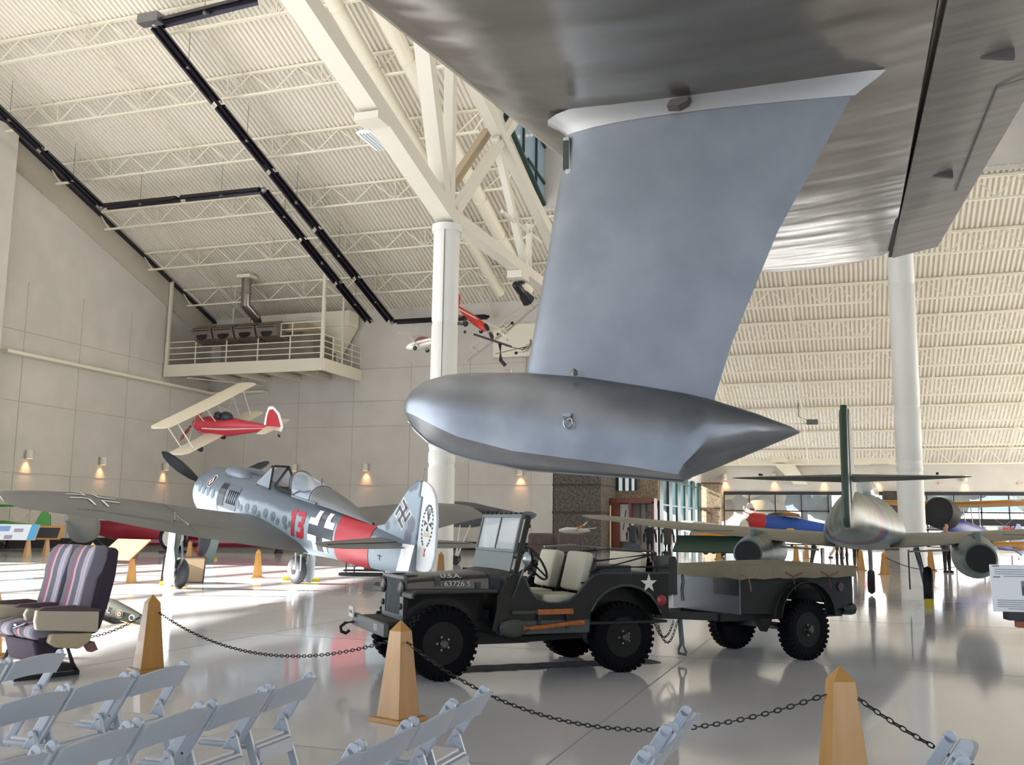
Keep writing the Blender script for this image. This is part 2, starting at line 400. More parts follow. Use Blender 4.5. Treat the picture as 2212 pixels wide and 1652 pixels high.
# entry block: stone, timber cabinet front, glass fins
STONE = mat('rough_stone', '#6d675f', .9, hex2='#4a4541', scale=9, mix=(.4, .6), bump=.8, bscale=14)
STONE2 = mat('tan_stone', '#9d8d76', .9, hex2='#7b6c5a', scale=9, mix=(.4, .6), bump=.8, bscale=14)
m = MB().box((-15.2, 58, 3.6), (2.9, 4, 2.6)).box((-15.2, 58, .9), (2.9, 4, 2.8))
struct(m.build('wall_stone', STONE), 'dark rough stone block beside the end wall')
struct(MB().box((-15.2, 57.96, 2.3), (2.94, 4, .14)).box((-15.2, 57.96, 3.9), (2.94, 4, .1)).build('trim_7', mat('stone_band', '#45413e', .8)), 'smooth dark bands across the stone block')
struct(MB().box((-12.45, 60.1, 4.05), (2.6, .35, 1.9)).build('wall_entry', STONE2), 'tan stone wall above the display case')
m = MB()
for u in (-13.65, -13.25, -12.85, -12.5): m.box((u, 59.85, 4.35), (.16, .1, 1.3))
w5 = struct(m.build('window_5', DGREEN), 'narrow windows above the display case')
MB().box((-13.1, 59.9, 4.35), (1.2, .02, 1.3)).build('pane', mat('sky_pane', '#cfd8da', .1, emit=.5), w5)
# green fins and glass wall
m = MB()
for i in range(6): m.box((-11.2, 61+i*3.3, 2.45), (.14, 1.3, 4.9))
w6 = struct(m.build('window_6', DGREEN), 'entry glazing with deep dark green fins')
MB().box((-11.35, 69.5, 3.3), (.02, 18, 3.2)).build('pane', glass('fin_glass', '#9fc0d0', .05, .45), w6)
m = MB()
for z in (2.9, 4.5): m.box((-11.2, 69.5, z), (.12, 18, .1))
m.build('rail', DGREEN, w6)
struct(MB().box((-10.6, 79.3, 2.5), (1.6, 1.2, 5.0)).build('wall_stone_pier', STONE2), 'tan stone pier at the corner of the far wall')
struct(MB().box((-10.6, 79.2, 4.95), (1.8, 1.5, .12)).box((-10.6, 79.2, 3.0), (1.7, 1.3, .12)).box((-10.65, 78.6, 2.2), (.35, .2, 1.5)).build('trim_8', mat('pier_band', '#5a4636', .8)), 'dark bands of the stone pier')

# ---------------------------------------------------------------- flying boat wing, strut and float
SILV = mat('silver_dope', '#a3a6aa', .36, .75, hex2='#8f9296', scale=.8, bump=.02, bscale=5)
SILVW = mat('silver_wing_skin', '#9b9995', .23, .8, hex2='#8b8883', scale=.9, bump=3.6, bscale=.55, stretch=(.5, 1.6, 1))
SILVA = mat('silver_fabric', '#8f8b88', .5, .55, hex2='#7d7977', scale=1.2, stretch=(.3, 4, 1))
sea = thing('flying_boat', 'huge silver flying boat wing with a streamlined float on a broad strut', 'aircraft', (0, 0, 0))
def wle(v): 
    if v <= 22: return -6.0+.145*(v-11.15)
    t = min(1, (v-22)/6.3); return -4.43+2.9*(1-math.sqrt(max(0, 1-t*t)))
def wte(v): 
    if v <= 26.6: return 1.30+.85*max(0, -.0)+(1.39-1.30)*(17-min(v, 26.6))/10
    t = (v-26.6)/1.7; return 1.15-2.7*(1-math.sqrt(max(0, 1-t*t)))**1.1
rings = []; fo = foil(16, 1.)
for v in [-6, 0, 4, 7, 9, 10.5, 12, 14, 16, 18, 20, 21.5, 22.5, 23.5, 24.5, 25.5, 26.3, 26.9, 27.4, 27.8, 28.1, 28.25]:
    le, te = wle(v), wte(v); ch0 = 8.9*(1 if v < 11 else 1-.012*(v-11)); ch = te-le
    full = 2.9-le if v < 26.6 else max(.3, te-le)*1.2
    T = .145*8.6*min(1, ((28.35-v)/7.5)**.6 if v > 20.85 else 1); r = []
    for k, (fx, fz) in enumerate(fo):
        X = fx*ch/full if v < 26.6 else fx*.9
        h = 5*(.2969*math.sqrt(X)-.126*X-.3516*X*X+.2843*X**3-.1036*X**4)
        sgn = 1 if k <= 16 else -1
        zc = 8.62+.012*(v-12)
        r.append((le+ch*fx, v, zc+sgn*h*T*(1.15 if sgn > 0 else .88)))
    rings.append(r)
wing = MB().loft(rings).build('wing', SILVW, sea, smooth=50)
# aileron behind the hinge line
rings = []
for v in [-6, 4, 10, 14, 18, 22, 25, 26.75]:
    a = 1.42-.017*(v-12); b = 3.30-.068*(v-12); zc = 8.62+.012*(v-12)
    rings.append([(a, v, zc+.22), ((a+b)/2, v, zc+.14), (b, v, zc+.02), (b, v, zc-.02), ((a+b)/2, v, zc-.13), (a+.06, v, zc-.235), (a, v, zc-.2)])
ail = MB().loft(rings).build('aileron', SILVA, sea, smooth=40)
MB().beam((1.36, 2, 8.31), (1.14, 26.7, 8.6), .07, .05).build('hinge_gap', mat('gap_dark', '#1a1a1c', .7), ail)
for v in (15.2, 20.5):
    b = 2.98-.068*(v-12)-.30
    MB().prism([(b-.75, -.02), (b, -.02), (b, -.17), (b-.12, -.15)], v-.05, v+.05).build('hinge_fairing', mat('fairing_dark', '#5c5a5c', .5, .3), ail).location = (0, 0, 8.54+.012*(v-12))
MB().beam((2.40, 16.5, 8.565), (2.28, 21.8, 8.63), .025, .015).beam((2.41, 16.5, 8.56), (2.9, 16.3, 8.6), .02, .015).build('tab_seam', mat('seam', '#6b696b', .6), ail)
# strut
SILVS = mat('silver_strut', '#8d9299', .42, .6, hex2='#82878f', scale=1.2, bump=.015, bscale=6)
rings = []
VC = 14.85
def strut_ring(le, te, z, th, zr=0.):
    return [(le+(te-le)*fx, VC+fz*th, z+zr*fx) for fx, fz in foil(14, 1.)]
for z0, z1, le, te, th in ((3.2, 2.85, -4.93, -1.80, .55), (4.05, 3.5, -4.87, -1.90, .50), (4.6, 4.35, -4.76, -1.62, .5), (6.0, 6.0, -4.52, -.92, .56), (7.4, 7.6, -4.3, -.02, .62), (8.0, 8.15, -4.2, .28, .66), (8.3, 8.45, -4.17, .36, .68)):
    rings.append(strut_ring(le, te, z0, th, z1-z0))
st = MB().loft(rings).build('float_strut', SILVS, sea, smooth=50)
rings = [strut_ring(-4.2, .25, 7.86, .68, .14), strut_ring(-4.27, .36, 7.93, .78, .16), strut_ring(-4.38, .55, 8.02, .98, .20), strut_ring(-4.55, .7, 8.12, 1.25, .22)]
MB().loft(rings, False).build('fillet', mat('silver_fillet', '#9fa1a3', .38, .6), st, smooth=60)
MB().box((-4.16, VC-.12, 7.5), (.10, .13, .62), Matrix.Rotation(R(-4), 4, 'Y')).build('inlet_frame', mat('inlet_rim', '#bcc2bc', .4, .3), st, bevel=.015)
MB().box((-4.18, VC-.15, 7.5), (.09, .10, .48)).build('inlet', mat('inlet_dark', '#3c4440', .6), st)
# access light in fillet
MB().prism([(-2.47, 7.93), (-2.42, 8.02), (-2.12, 8.05), (-2.16, 7.97), (-2.3, 7.91)], VC-.62, VC-.4).build('light_recess', mat('recess_red', '#5d5652', .5, .3), st)
# panel seams of the strut
m = MB()
for (a, b) in (((-1.15, 4.4), (.02, 7.9)), ((-2.6, 4.1), (-2.0, 5.2))):
    pass
# float hull
FL = mat('silver_float', '#93979d', .34, .65, hex2='#7a7e86', scale=1.0, bump=.012, bscale=6)
top = [(-6.98, 3.50), (-6.92, 3.66), (-6.80, 3.79), (-6.55, 3.93), (-6.18, 4.01), (-5.78, 4.03), (-4.88, 4.0), (-3.88, 3.90), (-2.98, 3.73), (-2.36, 3.60), (-2.28, 3.58), (-1.93, 3.48), (-1.30, 3.26), (-.80, 3.05), (-.69, 2.985)]
kee = [(-6.98, 3.40), (-6.92, 3.28), (-6.80, 3.13), (-6.55, 2.92), (-6.18, 2.75), (-5.78, 2.63), (-4.88, 2.46), (-3.88, 2.385), (-2.98, 2.325), (-2.36, 2.27), (-2.28, 2.31), (-1.93, 2.44), (-1.30, 2.70), (-.80, 2.91), (-.69, 2.955)]
chi = [(-6.98, 3.42), (-6.92, 3.40), (-6.80, 3.37), (-6.55, 3.27), (-6.18, 3.10), (-5.78, 2.93), (-4.88, 2.70), (-3.88, 2.56), (-2.98, 2.44), (-2.36, 2.33), (-2.28, 2.48), (-1.93, 2.84), (-1.30, 2.95), (-.80, 2.975), (-.69, 2.97)]
wid = [.05, .17, .28, .42, .54, .62, .68, .69, .66, .62, .60, .54, .36, .15, .02]
rings = []
for (u, zt), (_, zk), (_, zc), w in zip(top, kee, chi, wid):
    r = []; aft = u > -2.2
    zm = zc+(zt-zc)*.42
    for i in range(13):            # upper body from near chine over the deck to the far chine
        t = -PI/2+PI*i/12 if False else PI*i/12
        # side bulges a little above the chine
        y = -w*math.copysign(abs(math.cos(t))**.8, math.cos(t)); z = zc+(zt-zc)*abs(math.sin(t))**.85
        bul = 1+.10*math.sin(2*t if t < PI/2 else 2*(PI-t))
        r.append((u, VC+y*bul, z))
    rf = 1 if u > -2.0 else (.5 if u > -2.3 else 0)
    bz = lambda k: zc+(zk-zc)*((1-k)**.9*(1-rf)+rf*math.sqrt(1-k*k))
    for k in (.8, .4): r.append((u, VC+w*k, bz(k)))
    r.append((u, VC, zk))
    for k in (.4, .8): r.append((u, VC-w*k, bz(k)))
    rings.append(r)
fl = MB().loft(rings).build('float', FL, sea, smooth=32)
MB().tube([(u, VC, z-.012) for (u, z) in kee[1:10]], .022, 6).build('keel_strip', SILV, fl)
m = MB().lathe([(.035, 0), (.035, .05)], (-3.95, VC-.74, 3.17), (0, -1, 0), n=12)
m.tube([(-3.95+.07*math.cos(t), VC-.79, 3.10+.08*math.sin(t)) for t in [2*PI*i/14 for i in range(14)]], .014, 6, True).box((-3.99, VC-.72, 3.22), (.14, .06, .05))
m.build('tow_ring', STEEL, fl)
MB().lathe([(.05, 0), (.055, .06), (.02, .1)], (-3.95, VC-.45, 3.86), (0, -.4, .8), n=12).build('filler_cap', STEEL, fl, smooth=30)

# ---------------------------------------------------------------- grey fighter with the red band
def camo(name, top, side, bot, blot, zt, zs, bscale=2.2, axis_band=None):
    m = bpy.data.materials.new(name); m.use_nodes = True; nt = m.node_tree; N = nt.nodes; L = nt.links
    b = N['Principled BSDF']; b.inputs['Roughness'].default_value = .5
    tc = N.new('ShaderNodeTexCoord'); sp = N.new('ShaderNodeSeparateXYZ'); L.new(tc.outputs['Object'], sp.inputs[0])
    n = N.new('ShaderNodeTexNoise'); n.inputs['Scale'].default_value = 1.6; n.inputs['Detail'].default_value = 2; L.new(tc.outputs['Object'], n.inputs['Vector'])
    def math_(op, a, bb):
        q = N.new('ShaderNodeMath'); q.operation = op
        for i, x in enumerate((a, bb)):
            if isinstance(x, (int, float)): q.inputs[i].default_value = x
            else: L.new(x, q.inputs[i])
        return q.outputs[0]
    z = math_('ADD', sp.outputs['Z'], math_('MULTIPLY', math_('SUBTRACT', n.outputs[0], .5), .28))
    mr = N.new('ShaderNodeMapRange'); mr.interpolation_type = 'SMOOTHSTEP'
    mr.inputs['From Min'].default_value = zs; mr.inputs['From Max'].default_value = zt; L.new(z, mr.inputs['Value'])
    vo = N.new('ShaderNodeTexVoronoi'); vo.inputs['Scale'].default_value = bscale
    mp = N.new('ShaderNodeMapping'); mp.inputs['Scale'].default_value = (1.15, .3, .85); L.new(tc.outputs['Object'], mp.inputs[0]); L.new(mp.outputs[0], vo.inputs['Vector'])
    vr = N.new('ShaderNodeMapRange'); vr.interpolation_type = 'SMOOTHSTEP'; vr.inputs['From Min'].default_value = .30; vr.inputs['From Max'].default_value = .42
    vr.inputs['To Min'].default_value = 1; vr.inputs['To Max'].default_value = 0; L.new(vo.outputs['Distance'], vr.inputs['Value'])
    zz = N.new('ShaderNodeMapRange'); zz.interpolation_type = 'SMOOTHSTEP'; zz.inputs['From Min'].default_value = bot; zz.inputs['From Max'].default_value = bot+.08
    L.new(sp.outputs['Z'], zz.inputs['Value'])
    m1 = N.new('ShaderNodeMixRGB'); m1.inputs[1].default_value = lin(side); m1.inputs[2].default_value = lin(blot)
    L.new(math_('MULTIPLY', vr.outputs[0], zz.outputs[0]), m1.inputs[0])
    m2 = N.new('ShaderNodeMixRGB'); L.new(mr.outputs[0], m2.inputs[0]); L.new(m1.outputs[0], m2.inputs[1]); m2.inputs[2].default_value = lin(top)
    L.new(m2.outputs[0], b.inputs['Base Color']); return m
FG = camo('fighter_camouflage', '#66717e', '#a3b3be', 9, '#727f8b', .25, .14, 2.6)
FGF = camo('fin_camouflage', '#8795a0', '#97a7b4', .0, '#6b7280', 2.4, 1.5, 2.6)
FGW = mat('fighter_wing_grey', '#6c6f71', .4, hex2='#64676a', scale=1.2)
FGL = mat('pale_blue_grey', '#a7b7bf', .45); RED = mat('fighter_red', '#b5303f', .45); WH = mat('marking_white', '#f1f1ee', .5); BK = mat('marking_black', '#2b2d33', .5)
WLITE = mat('rudder_white', '#e9ecef', .45)
fw = thing('fighter_aircraft', 'grey propeller fighter numbered 13 with a red band round its tail', 'aircraft', (-15.77, 22.01, 2.34), R(-27.5), pitch=R(9.5), sc=1.02)
FS = [(1.46, .66, -.68, .63), (1.75, .68, -.70, .61), (2.0, .69, -.71, .59), (2.6, .66, -.73, .54), (3.2, .60, -.72, .50), (4.3, .56, -.68, .44), (5.0, .52, -.65, .395), (5.8, .48, -.57, .33), (6.5, .42, -.53, .265), (6.95, .38, -.51, .22), (7.4, .35, -.47, .175), (8.0, .31, -.40, .12), (8.5, .28, -.30, .07)]
def fs_at(x):
    x = max(FS[0][0], min(FS[-1][0], x))
    for a, b in zip(FS[:-1], FS[1:]):
        if x <= b[0]:
            t = (x-a[0])/(b[0]-a[0]); return [a[i]+(b[i]-a[i])*t for i in range(1, 4)]
def fs_y(x, z, off=.008):
    zt, zb, w = fs_at(x); zc, h = (zt+zb)/2, (zt-zb)/2; k = min(.999, abs((z-zc)/h))
    return -(w*(1-k**2.2)**(1/2.2)+off)
def disc0(cx, cz, rx, rz, n=16): return [(cx+rx*math.cos(2*PI*i/n), cz+rz*math.sin(2*PI*i/n)) for i in range(n)]
MOTS = [(2.3, .02, .085), (2.47, -.03, .065), (2.72, .02, .085), (3.03, .02, .095), (3.23, -.05, .07), (3.50, .02, .09), (3.82, .0, .09), (4.03, -.07, .065), (4.28, .0, .085), (4.36, -.13, .055), (4.50, -.05, .06)]
fus = MB().loft([super_ring(x, (a+b)/2, w, (a-b)/2, 28, 2.2) for x, a, b, w in FS]).build('fuselage', FG, fw, smooth=40)
m = MB(); m.lathe([(.50, 0.02), (.60, 0.03), (.645, .16), (.665, .45), (.665, 1.1), (.655, 1.44), (.58, 1.46)], (0, 0, 0), (1, 0, 0), n=36)
cw = m.build('cowling', FG, fw, smooth=40)
for s in (-1, 1): MB().ball((1.55, s*.23, .66), (.62, .15, .15), 12, 8).build('gun_bulge', FG, fw, smooth=60)
MB().lathe([(.0, -.02), (.5, .02), (.52, .2)], (0, 0, 0), (1, 0, 0), n=24).build('cooling_fan', BLACK, fw)
MB().lathe([(.01, -.5), (.10, -.46), (.19, -.3), (.25, -.08), (.26, .1)], (0, 0, 0), (1, 0, 0), n=20).build('spinner', BLACK, fw, smooth=40)
PB = mat('propeller_black', '#1e232c', .4)
for k in range(3):
    a = R(28+120*k); c, s_ = math.cos(a), math.sin(a)
    rings = []
    for r, w, tw in ((.2, .09, 60), (.45, .16, 50), (.75, .30, 38), (1.1, .34, 28), (1.4, .29, 22), (1.62, .18, 18), (1.73, .05, 16)):
        q = []
        for fx, fz in foil(5, .5):
            dx, dt = (fx-.45)*w, fz*w*.35; t = R(tw)
            off = dx*math.cos(t)-dt*math.sin(t); ax = dx*math.sin(t)+dt*math.cos(t)
            q.append((-.12+ax, c*r-s_*off, s_*r+c*off))
        rings.append(q)
    MB().loft(rings).build('propeller_blade', PB, fw, smooth=50)
MOT = mat('mottle_grey', '#6f7c88', .5)
for i, (x, z, r) in enumerate(MOTS): decal('mottle_spot', [disc0(x, z, r, r*1.2)], lambda a, b: fs_y(a, b, .007), MOT, fus, 1)
for x, z in ((.5, .15), (.72, .13), (.96, .12), (1.22, .10)): decal('mottle_spot', [disc0(x, z, .07, .11)], lambda a, b: -math.sqrt(max(.01, .665**2-b*b))-.008, MOT, cw, 1)
# exhaust louvres
def side_patch(name, poly, m_, par, off=.008, sub=2): return decal(name, [poly], lambda x, z: fs_y(x, z, off), m_, par, sub)
lv = side_patch('exhaust_panel', [(1.48, .46), (2.3, .40), (2.25, -.16), (1.48, -.14)], mat('panel_bluegrey', '#5b6370', .4), fw, .012)
side_patch('exhaust_recess', [(1.48, .42), (1.74, .42), (1.72, -.10), (1.48, -.12)], BLACK, lv, .02)
m = MB()
for i in range(5):
    x = 1.86+i*.085; zt_ = .32; m.beam((x+.05, fs_y(x, .3, .015), .30), (x, fs_y(x, -.02, .015), -.02), .02, .035)
m.build('louvre', BLACK, lv)
# wings
for s in (-1, 1):
    stn = [(s*.35, 2.2, 5.3, -.38, 1, -.54), (s*1.2, 2.33, 5.1, -.26, .95, -.46), (s*3.0, 2.55, 4.85, .0, .85, -.24), (s*4.6, 2.75, 4.62, .21, .72, .02), (s*5.4, 2.92, 4.45, .26, .6, .10), (s*5.95, 3.1, 4.3, .29, .4, .15), (s*6.15, 3.45, 4.0, .31, .2, .2)]
    if s > 0: stn = [(a[0]*.92,)+a[1:] for a in stn]
    w = wing_loft(MB(), stn, .17, .015).build('wing', FGW, fw, smooth=50)
    if s < 0:
        def wz(x, y, o=.012):
            k = min(1, max(0, (-y-1.2)/3.4)); le = 2.33+.42*k; te = 5.1-.48*k; z = -.26+.47*k; zt_ = -.46+.48*k; f = min(1, max(0, (x-le)/(te-le)))
            h = 5*(.2969*math.sqrt(f)-.126*f-.3516*f*f+.2843*f**3-.1036*f**4)
            return z+(zt_-z)*f+h*.17*(.95-.25*k)*(te-le)+.015*4*f*(1-f)*(te-le)+o
        # white outline angles of the wing cross
        cx, cy, a, b, tk = 3.45, -4.35, .13, .5, .05
        mm = MB()
        for sx in (-1, 1):
            for sy in (-1, 1):
                for p, q in (((cx+sx*a, cy+sy*a), (cx+sx*b, cy+sy*a)), ((cx+sx*a, cy+sy*a), (cx+sx*a, cy+sy*b))):
                    n_ = 6; dx, dy = q[0]-p[0], q[1]-p[1]; L_ = math.hypot(dx, dy); nx, ny = -dy/L_*tk/2, dx/L_*tk/2
                    mm.grid(lambda i, j: (p[0]+dx*i+nx*(2*j-1), p[1]+dy*i+ny*(2*j-1), wz(p[0]+dx*i+nx*(2*j-1), p[1]+dy*i+ny*(2*j-1))), n_, 1)
        mm.build('cross_outline', WH, w)
        mm = MB()
        L_ = [((4.4, -1.9), (4.2, -5.0)), ((2.9, -2.75), (4.75, -2.7)), ((3.9, -2.35), (4.4, -2.3))]
        for p, q in L_[:2]:
            dx, dy = q[0]-p[0], q[1]-p[1]; ll = math.hypot(dx, dy); nx, ny = -dy/ll*.008, dx/ll*.008
            mm.grid(lambda i, j: (p[0]+dx*i+nx*(2*j-1), p[1]+dy*i+ny*(2*j-1), wz(p[0]+dx*i+nx*(2*j-1), p[1]+dy*i+ny*(2*j-1), .008)), 16, 1)
        mm.build('panel_line', mat('panel_line', '#3e4145', .6), w)
        MB().beam((4.55, -3.1, .0), (4.4, -3.05, .14), .03, .05).tube([(4.4, -3.05, .12), (4.85, -2.95, -.02)], .02).build('hinge_arm', STEEL, w)
    # tailplane
    stn = [(s*.05, 7.35, 8.42, .17, 1), (s*.9, 7.55, 8.45, .17, .9), (s*1.6, 7.72, 8.42, .17, .7), (s*1.88, 7.85, 8.3, .17, .4), (s*1.95, 7.98, 8.18, .17, .2)]
    w = wing_loft(MB(), stn, .10, 0).build('tailplane', FGW, fw, smooth=50)
    MB().beam((8.06, s*.15, .225), (8.08, s*1.75, .19), .012, .012).build('elevator_gap', BLACK, w)
    # undercarriage
    leg = MB().tube([(1.95, s*1.72, -.35), (1.9, s*1.74, -1.45)], .07, 10).build('gear_leg', mat('gear_green', '#5b675f', .5), fw)
    MB().tube([(2.05, s*1.68, -.9), (2.18, s*1.66, -1.25), (2.0, s*1.66, -1.55)], .03, 6).build('scissor_link', STEEL, leg)
    wh = MB().lathe([(.10, -.10), (.20, -.115), (.30, -.10), (.345, -.05), (.355, 0), (.345, .05), (.30, .10), (.20, .115), (.10, .10)], (1.88, s*1.56, -1.66), (0, 1, 0), n=32).build('wheel', mat('smooth_tyre', '#3a3b40', .7), fw, smooth=40)
    MB().lathe([(.02, -.13), (.06, -.12), (.17, -.09), (.19, -.10), (.2, 0), (.19, .10), (.17, .09), (.06, .12), (.02, .13)], (1.88, s*1.56, -1.66), (0, 1, 0), n=20).build('hub', mat('hub_dark', '#25262a', .4, .4), wh, smooth=40)
    MB().cyl((1.88, s*1.74, -1.5), (1.88, s*1.5, -1.66), .045).build('axle', STEEL, wh)
    dr = [(1.70, -.42), (2.02, -.42), (2.05, -1.05), (2.18, -1.3), (2.22, -1.75), (2.1, -1.95), (1.82, -1.98), (1.72, -1.7), (1.74, -1.1)]
    MB().prism(dr, s*1.84, s*1.87).build('gear_door', mat('door_pale', '#c9d4da', .4), fw, bevel=.01)
# tail surfaces
fin = MB().prism([(6.95, .33), (7.43, .47), (7.68, .77), (7.93, 1.12), (8.12, 1.36), (8.3, 1.48), (8.44, 1.49), (8.42, 1.19), (8.5, 1.18), (8.5, -.28), (7.6, -.2)], -.045, .045).build('tail_fin', FGF, fw, bevel=.03)
rud = MB().prism([(8.46, 1.49), (8.6, 1.475), (8.74, 1.41), (8.86, 1.30), (8.93, 1.18), (9.02, .85), (9.07, .48), (9.10, .14), (9.05, -.10), (8.95, -.2), (8.59, -.22), (8.53, .27), (8.53, 1.19), (8.45, 1.19)], -.035, .035).build('rudder', WLITE, fw, bevel=.02)
MB().prism([(8.30, .24), (8.66, .28), (8.58, -.24), (8.20, -.31)], -.20, -.185).build('white_panel', mat('bright_white', '#ffffff', .4), rud)  # flat bright white plate on the left of the lower rudder
MB().tube([(8.42, 0, 1.48), (8.43, 0, 1.70)], .008, 5).ball((8.43, 0, 1.71), .018, 6, 4).build('aerial_post', STEEL, fin)
# crooked cross of the fin, outlined in white
cx, cz, q, tk = 7.99, .77, .21, .07
A = R(12)
def rp(x, z): return (cx+x*math.cos(A)-z*math.sin(A), cz+x*math.sin(A)+z*math.cos(A))
def crooked(e, s_, y0, nm, mm, par):
    k = MB(); B_ = R(-38)
    def bar(x0, z0, x1, z1):
        P = []
        for x, z in ((x0, z0), (x1, z0), (x1, z1), (x0, z1)):
            X, Z = x*math.cos(B_)-z*math.sin(B_), x*math.sin(B_)+z*math.cos(B_); P.append((cx+X*.85, cz+Z))
        k.prism(P, y0, y0-.002)
    h = tk/2+e; o = q+e
    bar(-h, -o, h, o); bar(-o, -h, o, h)
    for i in range(4):
        X = [(-h, q-tk+(-e), -o, o), (q-tk-e, -o, o, h), (h, -q+tk+e, o, -o), (-q+tk+e, o, -o, -h)]
    bar(-q-e, q-tk-e, h, q+e); bar(-h, -q-e, q+e, -q+tk+e); bar(q-tk-e, -h, q+e, q+e); bar(-q-e, -q-e, -q+tk+e, h)
    return k.build(nm, mm, par)
crooked(.026, 1, -.0465, 'tail_marking_outline', WH, fin); crooked(0, 1, -.0490, 'tail_marking', mat('mark_grey', '#4a4d55', .5), fin)
# wreath, cross and 200 on the rudder
YR = -.037
m = MB()
for i in range(26):
    t = R(-62+i*304/25)-PI/2+R(62-0)*0
    t = R(-90+28+i*304/25)
    x, z = 8.78+.155*math.cos(t+PI*0), .66+.40*math.sin(t); 
    m.box((x, YR, z), (.035, .003, .05), Matrix.Rotation(-t+(.5 if i % 2 else -.5), 4, 'Y'))
m.build('wreath', mat('wreath_green', '#3d5a45', .6), rud)
m = MB()
for k in range(4):
    a = k*PI/2; c, s_ = math.cos(a), math.sin(a)
    P = [(.015, 0), (.14, .055), (.14, -.055)]
    m.prism([(8.79+(x*c-z*s_)*.8, .71+(x*s_+z*c)) for x, z in P], YR, YR-.003)
m.build('iron_cross', BK, rud)
text('200', .13, plane_M((8.78, YR, .50), (1, 0, 0), (0, 0, 1)), 'victory_number', mat('gold_paint', '#d8b84a', .5), rud)
MB().box((8.79, YR, .16), (.02, .003, .16), Matrix.Rotation(R(14), 4, 'Y')).box((8.79, YR, .16), (.02, .003, .16), Matrix.Rotation(R(-14), 4, 'Y')).build('ribbon', RED, rud)
m = MB()
for i in range(5): m.box((8.72+i*.03, YR, .92+.012*abs(i-2)), (.014, .003, .16), Matrix.Rotation(R((i-2)*9), 4, 'Y'))
m.build('eagle_emblem', BK, rud)
# red band
rb = [super_ring(x, (fs_at(x)[0]+fs_at(x)[1])/2, fs_at(x)[2]+.012, (fs_at(x)[0]-fs_at(x)[1])/2+.012, 28, 2.2) for x in (6.12, 6.3, 6.6, 6.9, 7.2)]
MB().loft(rb, False).build('fuselage_band', RED, fw, smooth=40)
# fuselage cross and number
def bars(cx, cz, h, g, t): return [[(cx+sx*g, cz+sz*g), (cx+sx*h, cz+sz*g), (cx+sx*h, cz+sz*(g+t)), (cx+sx*(g+t), cz+sz*(g+t)), (cx+sx*(g+t), cz+sz*h), (cx+sx*g, cz+sz*h)] for sx in (-1, 1) for sz in (-1, 1)]
cx, cz = 5.62, -.02
decal('cross_black', [[(cx-.11, cz-.42), (cx+.11, cz-.42), (cx+.11, cz-.11), (cx+.42, cz-.11), (cx+.42, cz+.11), (cx+.11, cz+.11), (cx+.11, cz+.42), (cx-.11, cz+.42), (cx-.11, cz+.11), (cx-.42, cz+.11), (cx-.42, cz-.11), (cx-.11, cz-.11)]], lambda x, z: fs_y(x, z, .010), mat('cross_slate', '#4a505a', .5), fw, 2)
decal('cross_white', [p for p in bars(cx, cz, .42, .11, .14)], lambda x, z: fs_y(x, z, .014), WH, fw, 2)
def digits(x0, z0, s, off, mt, nm):
    def P(l): return [(x0+a*s*.92-b*s*.10, z0+b*s) for a, b in l]
    one = [P([(-.46, -.5), (-.22, -.5), (-.22, .5), (-.38, .5), (-.56, .36), (-.56, .22), (-.46, .24)])]
    three = [P(q) for q in ([(-.10, .5), (.36, .5), (.46, .4), (.46, .30), (-.10, .30)], [(.22, .28), (.44, .28), (.44, .1), (.36, 0), (.22, 0)], [(.04, .1), (.22, .1), (.22, -.1), (.04, -.1)], [(.22, 0), (.36, 0), (.44, -.1), (.44, -.28), (.22, -.28)], [(-.06, -.28), (.44, -.28), (.44, -.4), (.34, -.5), (-.06, -.5)])]
    return decal(nm, one+three, lambda x, z: fs_y(x, z, off), mt, fw, 2)
digits(4.80, .0, .58, .010, mat('number_red', '#c23340', .5), 'number_13')
# cowl emblem
def cowl_y(x, z, o=.01): return -math.sqrt(max(.01, .665**2-z*z))-o
def disc(cx, cz, rx, rz, n=20): return [(cx+rx*math.cos(2*PI*i/n), cz+rz*math.sin(2*PI*i/n)) for i in range(n)]
for r, o, c, nm in ((.15, .008, WH, 'emblem_rim'), (.132, .012, BK, 'emblem_disc')): decal(nm, [disc(.88, .37, r, r)], lambda x, z: cowl_y(x, z, o), c, cw, 1)
decal('emblem_diamond', [[(.88, .48), (.97, .37), (.88, .26), (.79, .37)]], lambda x, z: cowl_y(x, z, .016), WH, cw, 1)
decal('emblem_mark', [[(.86, .44), (.93, .37), (.88, .31), (.84, .36)]], lambda x, z: cowl_y(x, z, .020), RED, cw, 1)
decal('stencil', [[(7.55, -.12), (7.57, -.12), (7.57, -.24), (7.55, -.24)], [(7.49, -.14), (7.63, -.14), (7.63, -.155), (7.49, -.155)]], lambda x, z: fs_y(x, z, .01), BK, fw, 1)
# cockpit: windscreen, arch, headrest, slid back canopy with glass and fairing
CG = glass('canopy_glass', '#cfe0f2', .05, .45)
ws = MB().add([(2.5, 0, .66), (2.62, -.33, .58), (3.3, -.35, .56), (3.05, -.2, 1.02), (3.02, .2, 1.02), (3.3, .35, .56), (2.62, .33, .58), (3.0, 0, 1.06)],
   [(0, 1, 3, 7), (1, 2, 3), (0, 7, 4, 6), (6, 4, 5)]).build('windscreen', CG, fw)
m = MB(); 
for a, b in (((3.34, -.36, .54), (3.12, -.2, 1.06)), ((3.12, -.2, 1.06), (3.12, .2, 1.06)), ((3.12, .2, 1.06), (3.34, .36, .54)), ((2.5, 0, .66), (3.02, -.18, 1.04)), ((2.62, -.33, .58), (2.5, 0, .66)), ((3.3, -.2, .62), (3.12, .18, 1.03))): m.beam(a, b, .045, .045)
m.build('windscreen_frame', BLACK, fw)
MB().box((3.9, 0, .60), (.95, .56, .06)).build('cockpit_opening', mat('cockpit_black', '#08080a', .8), fw)
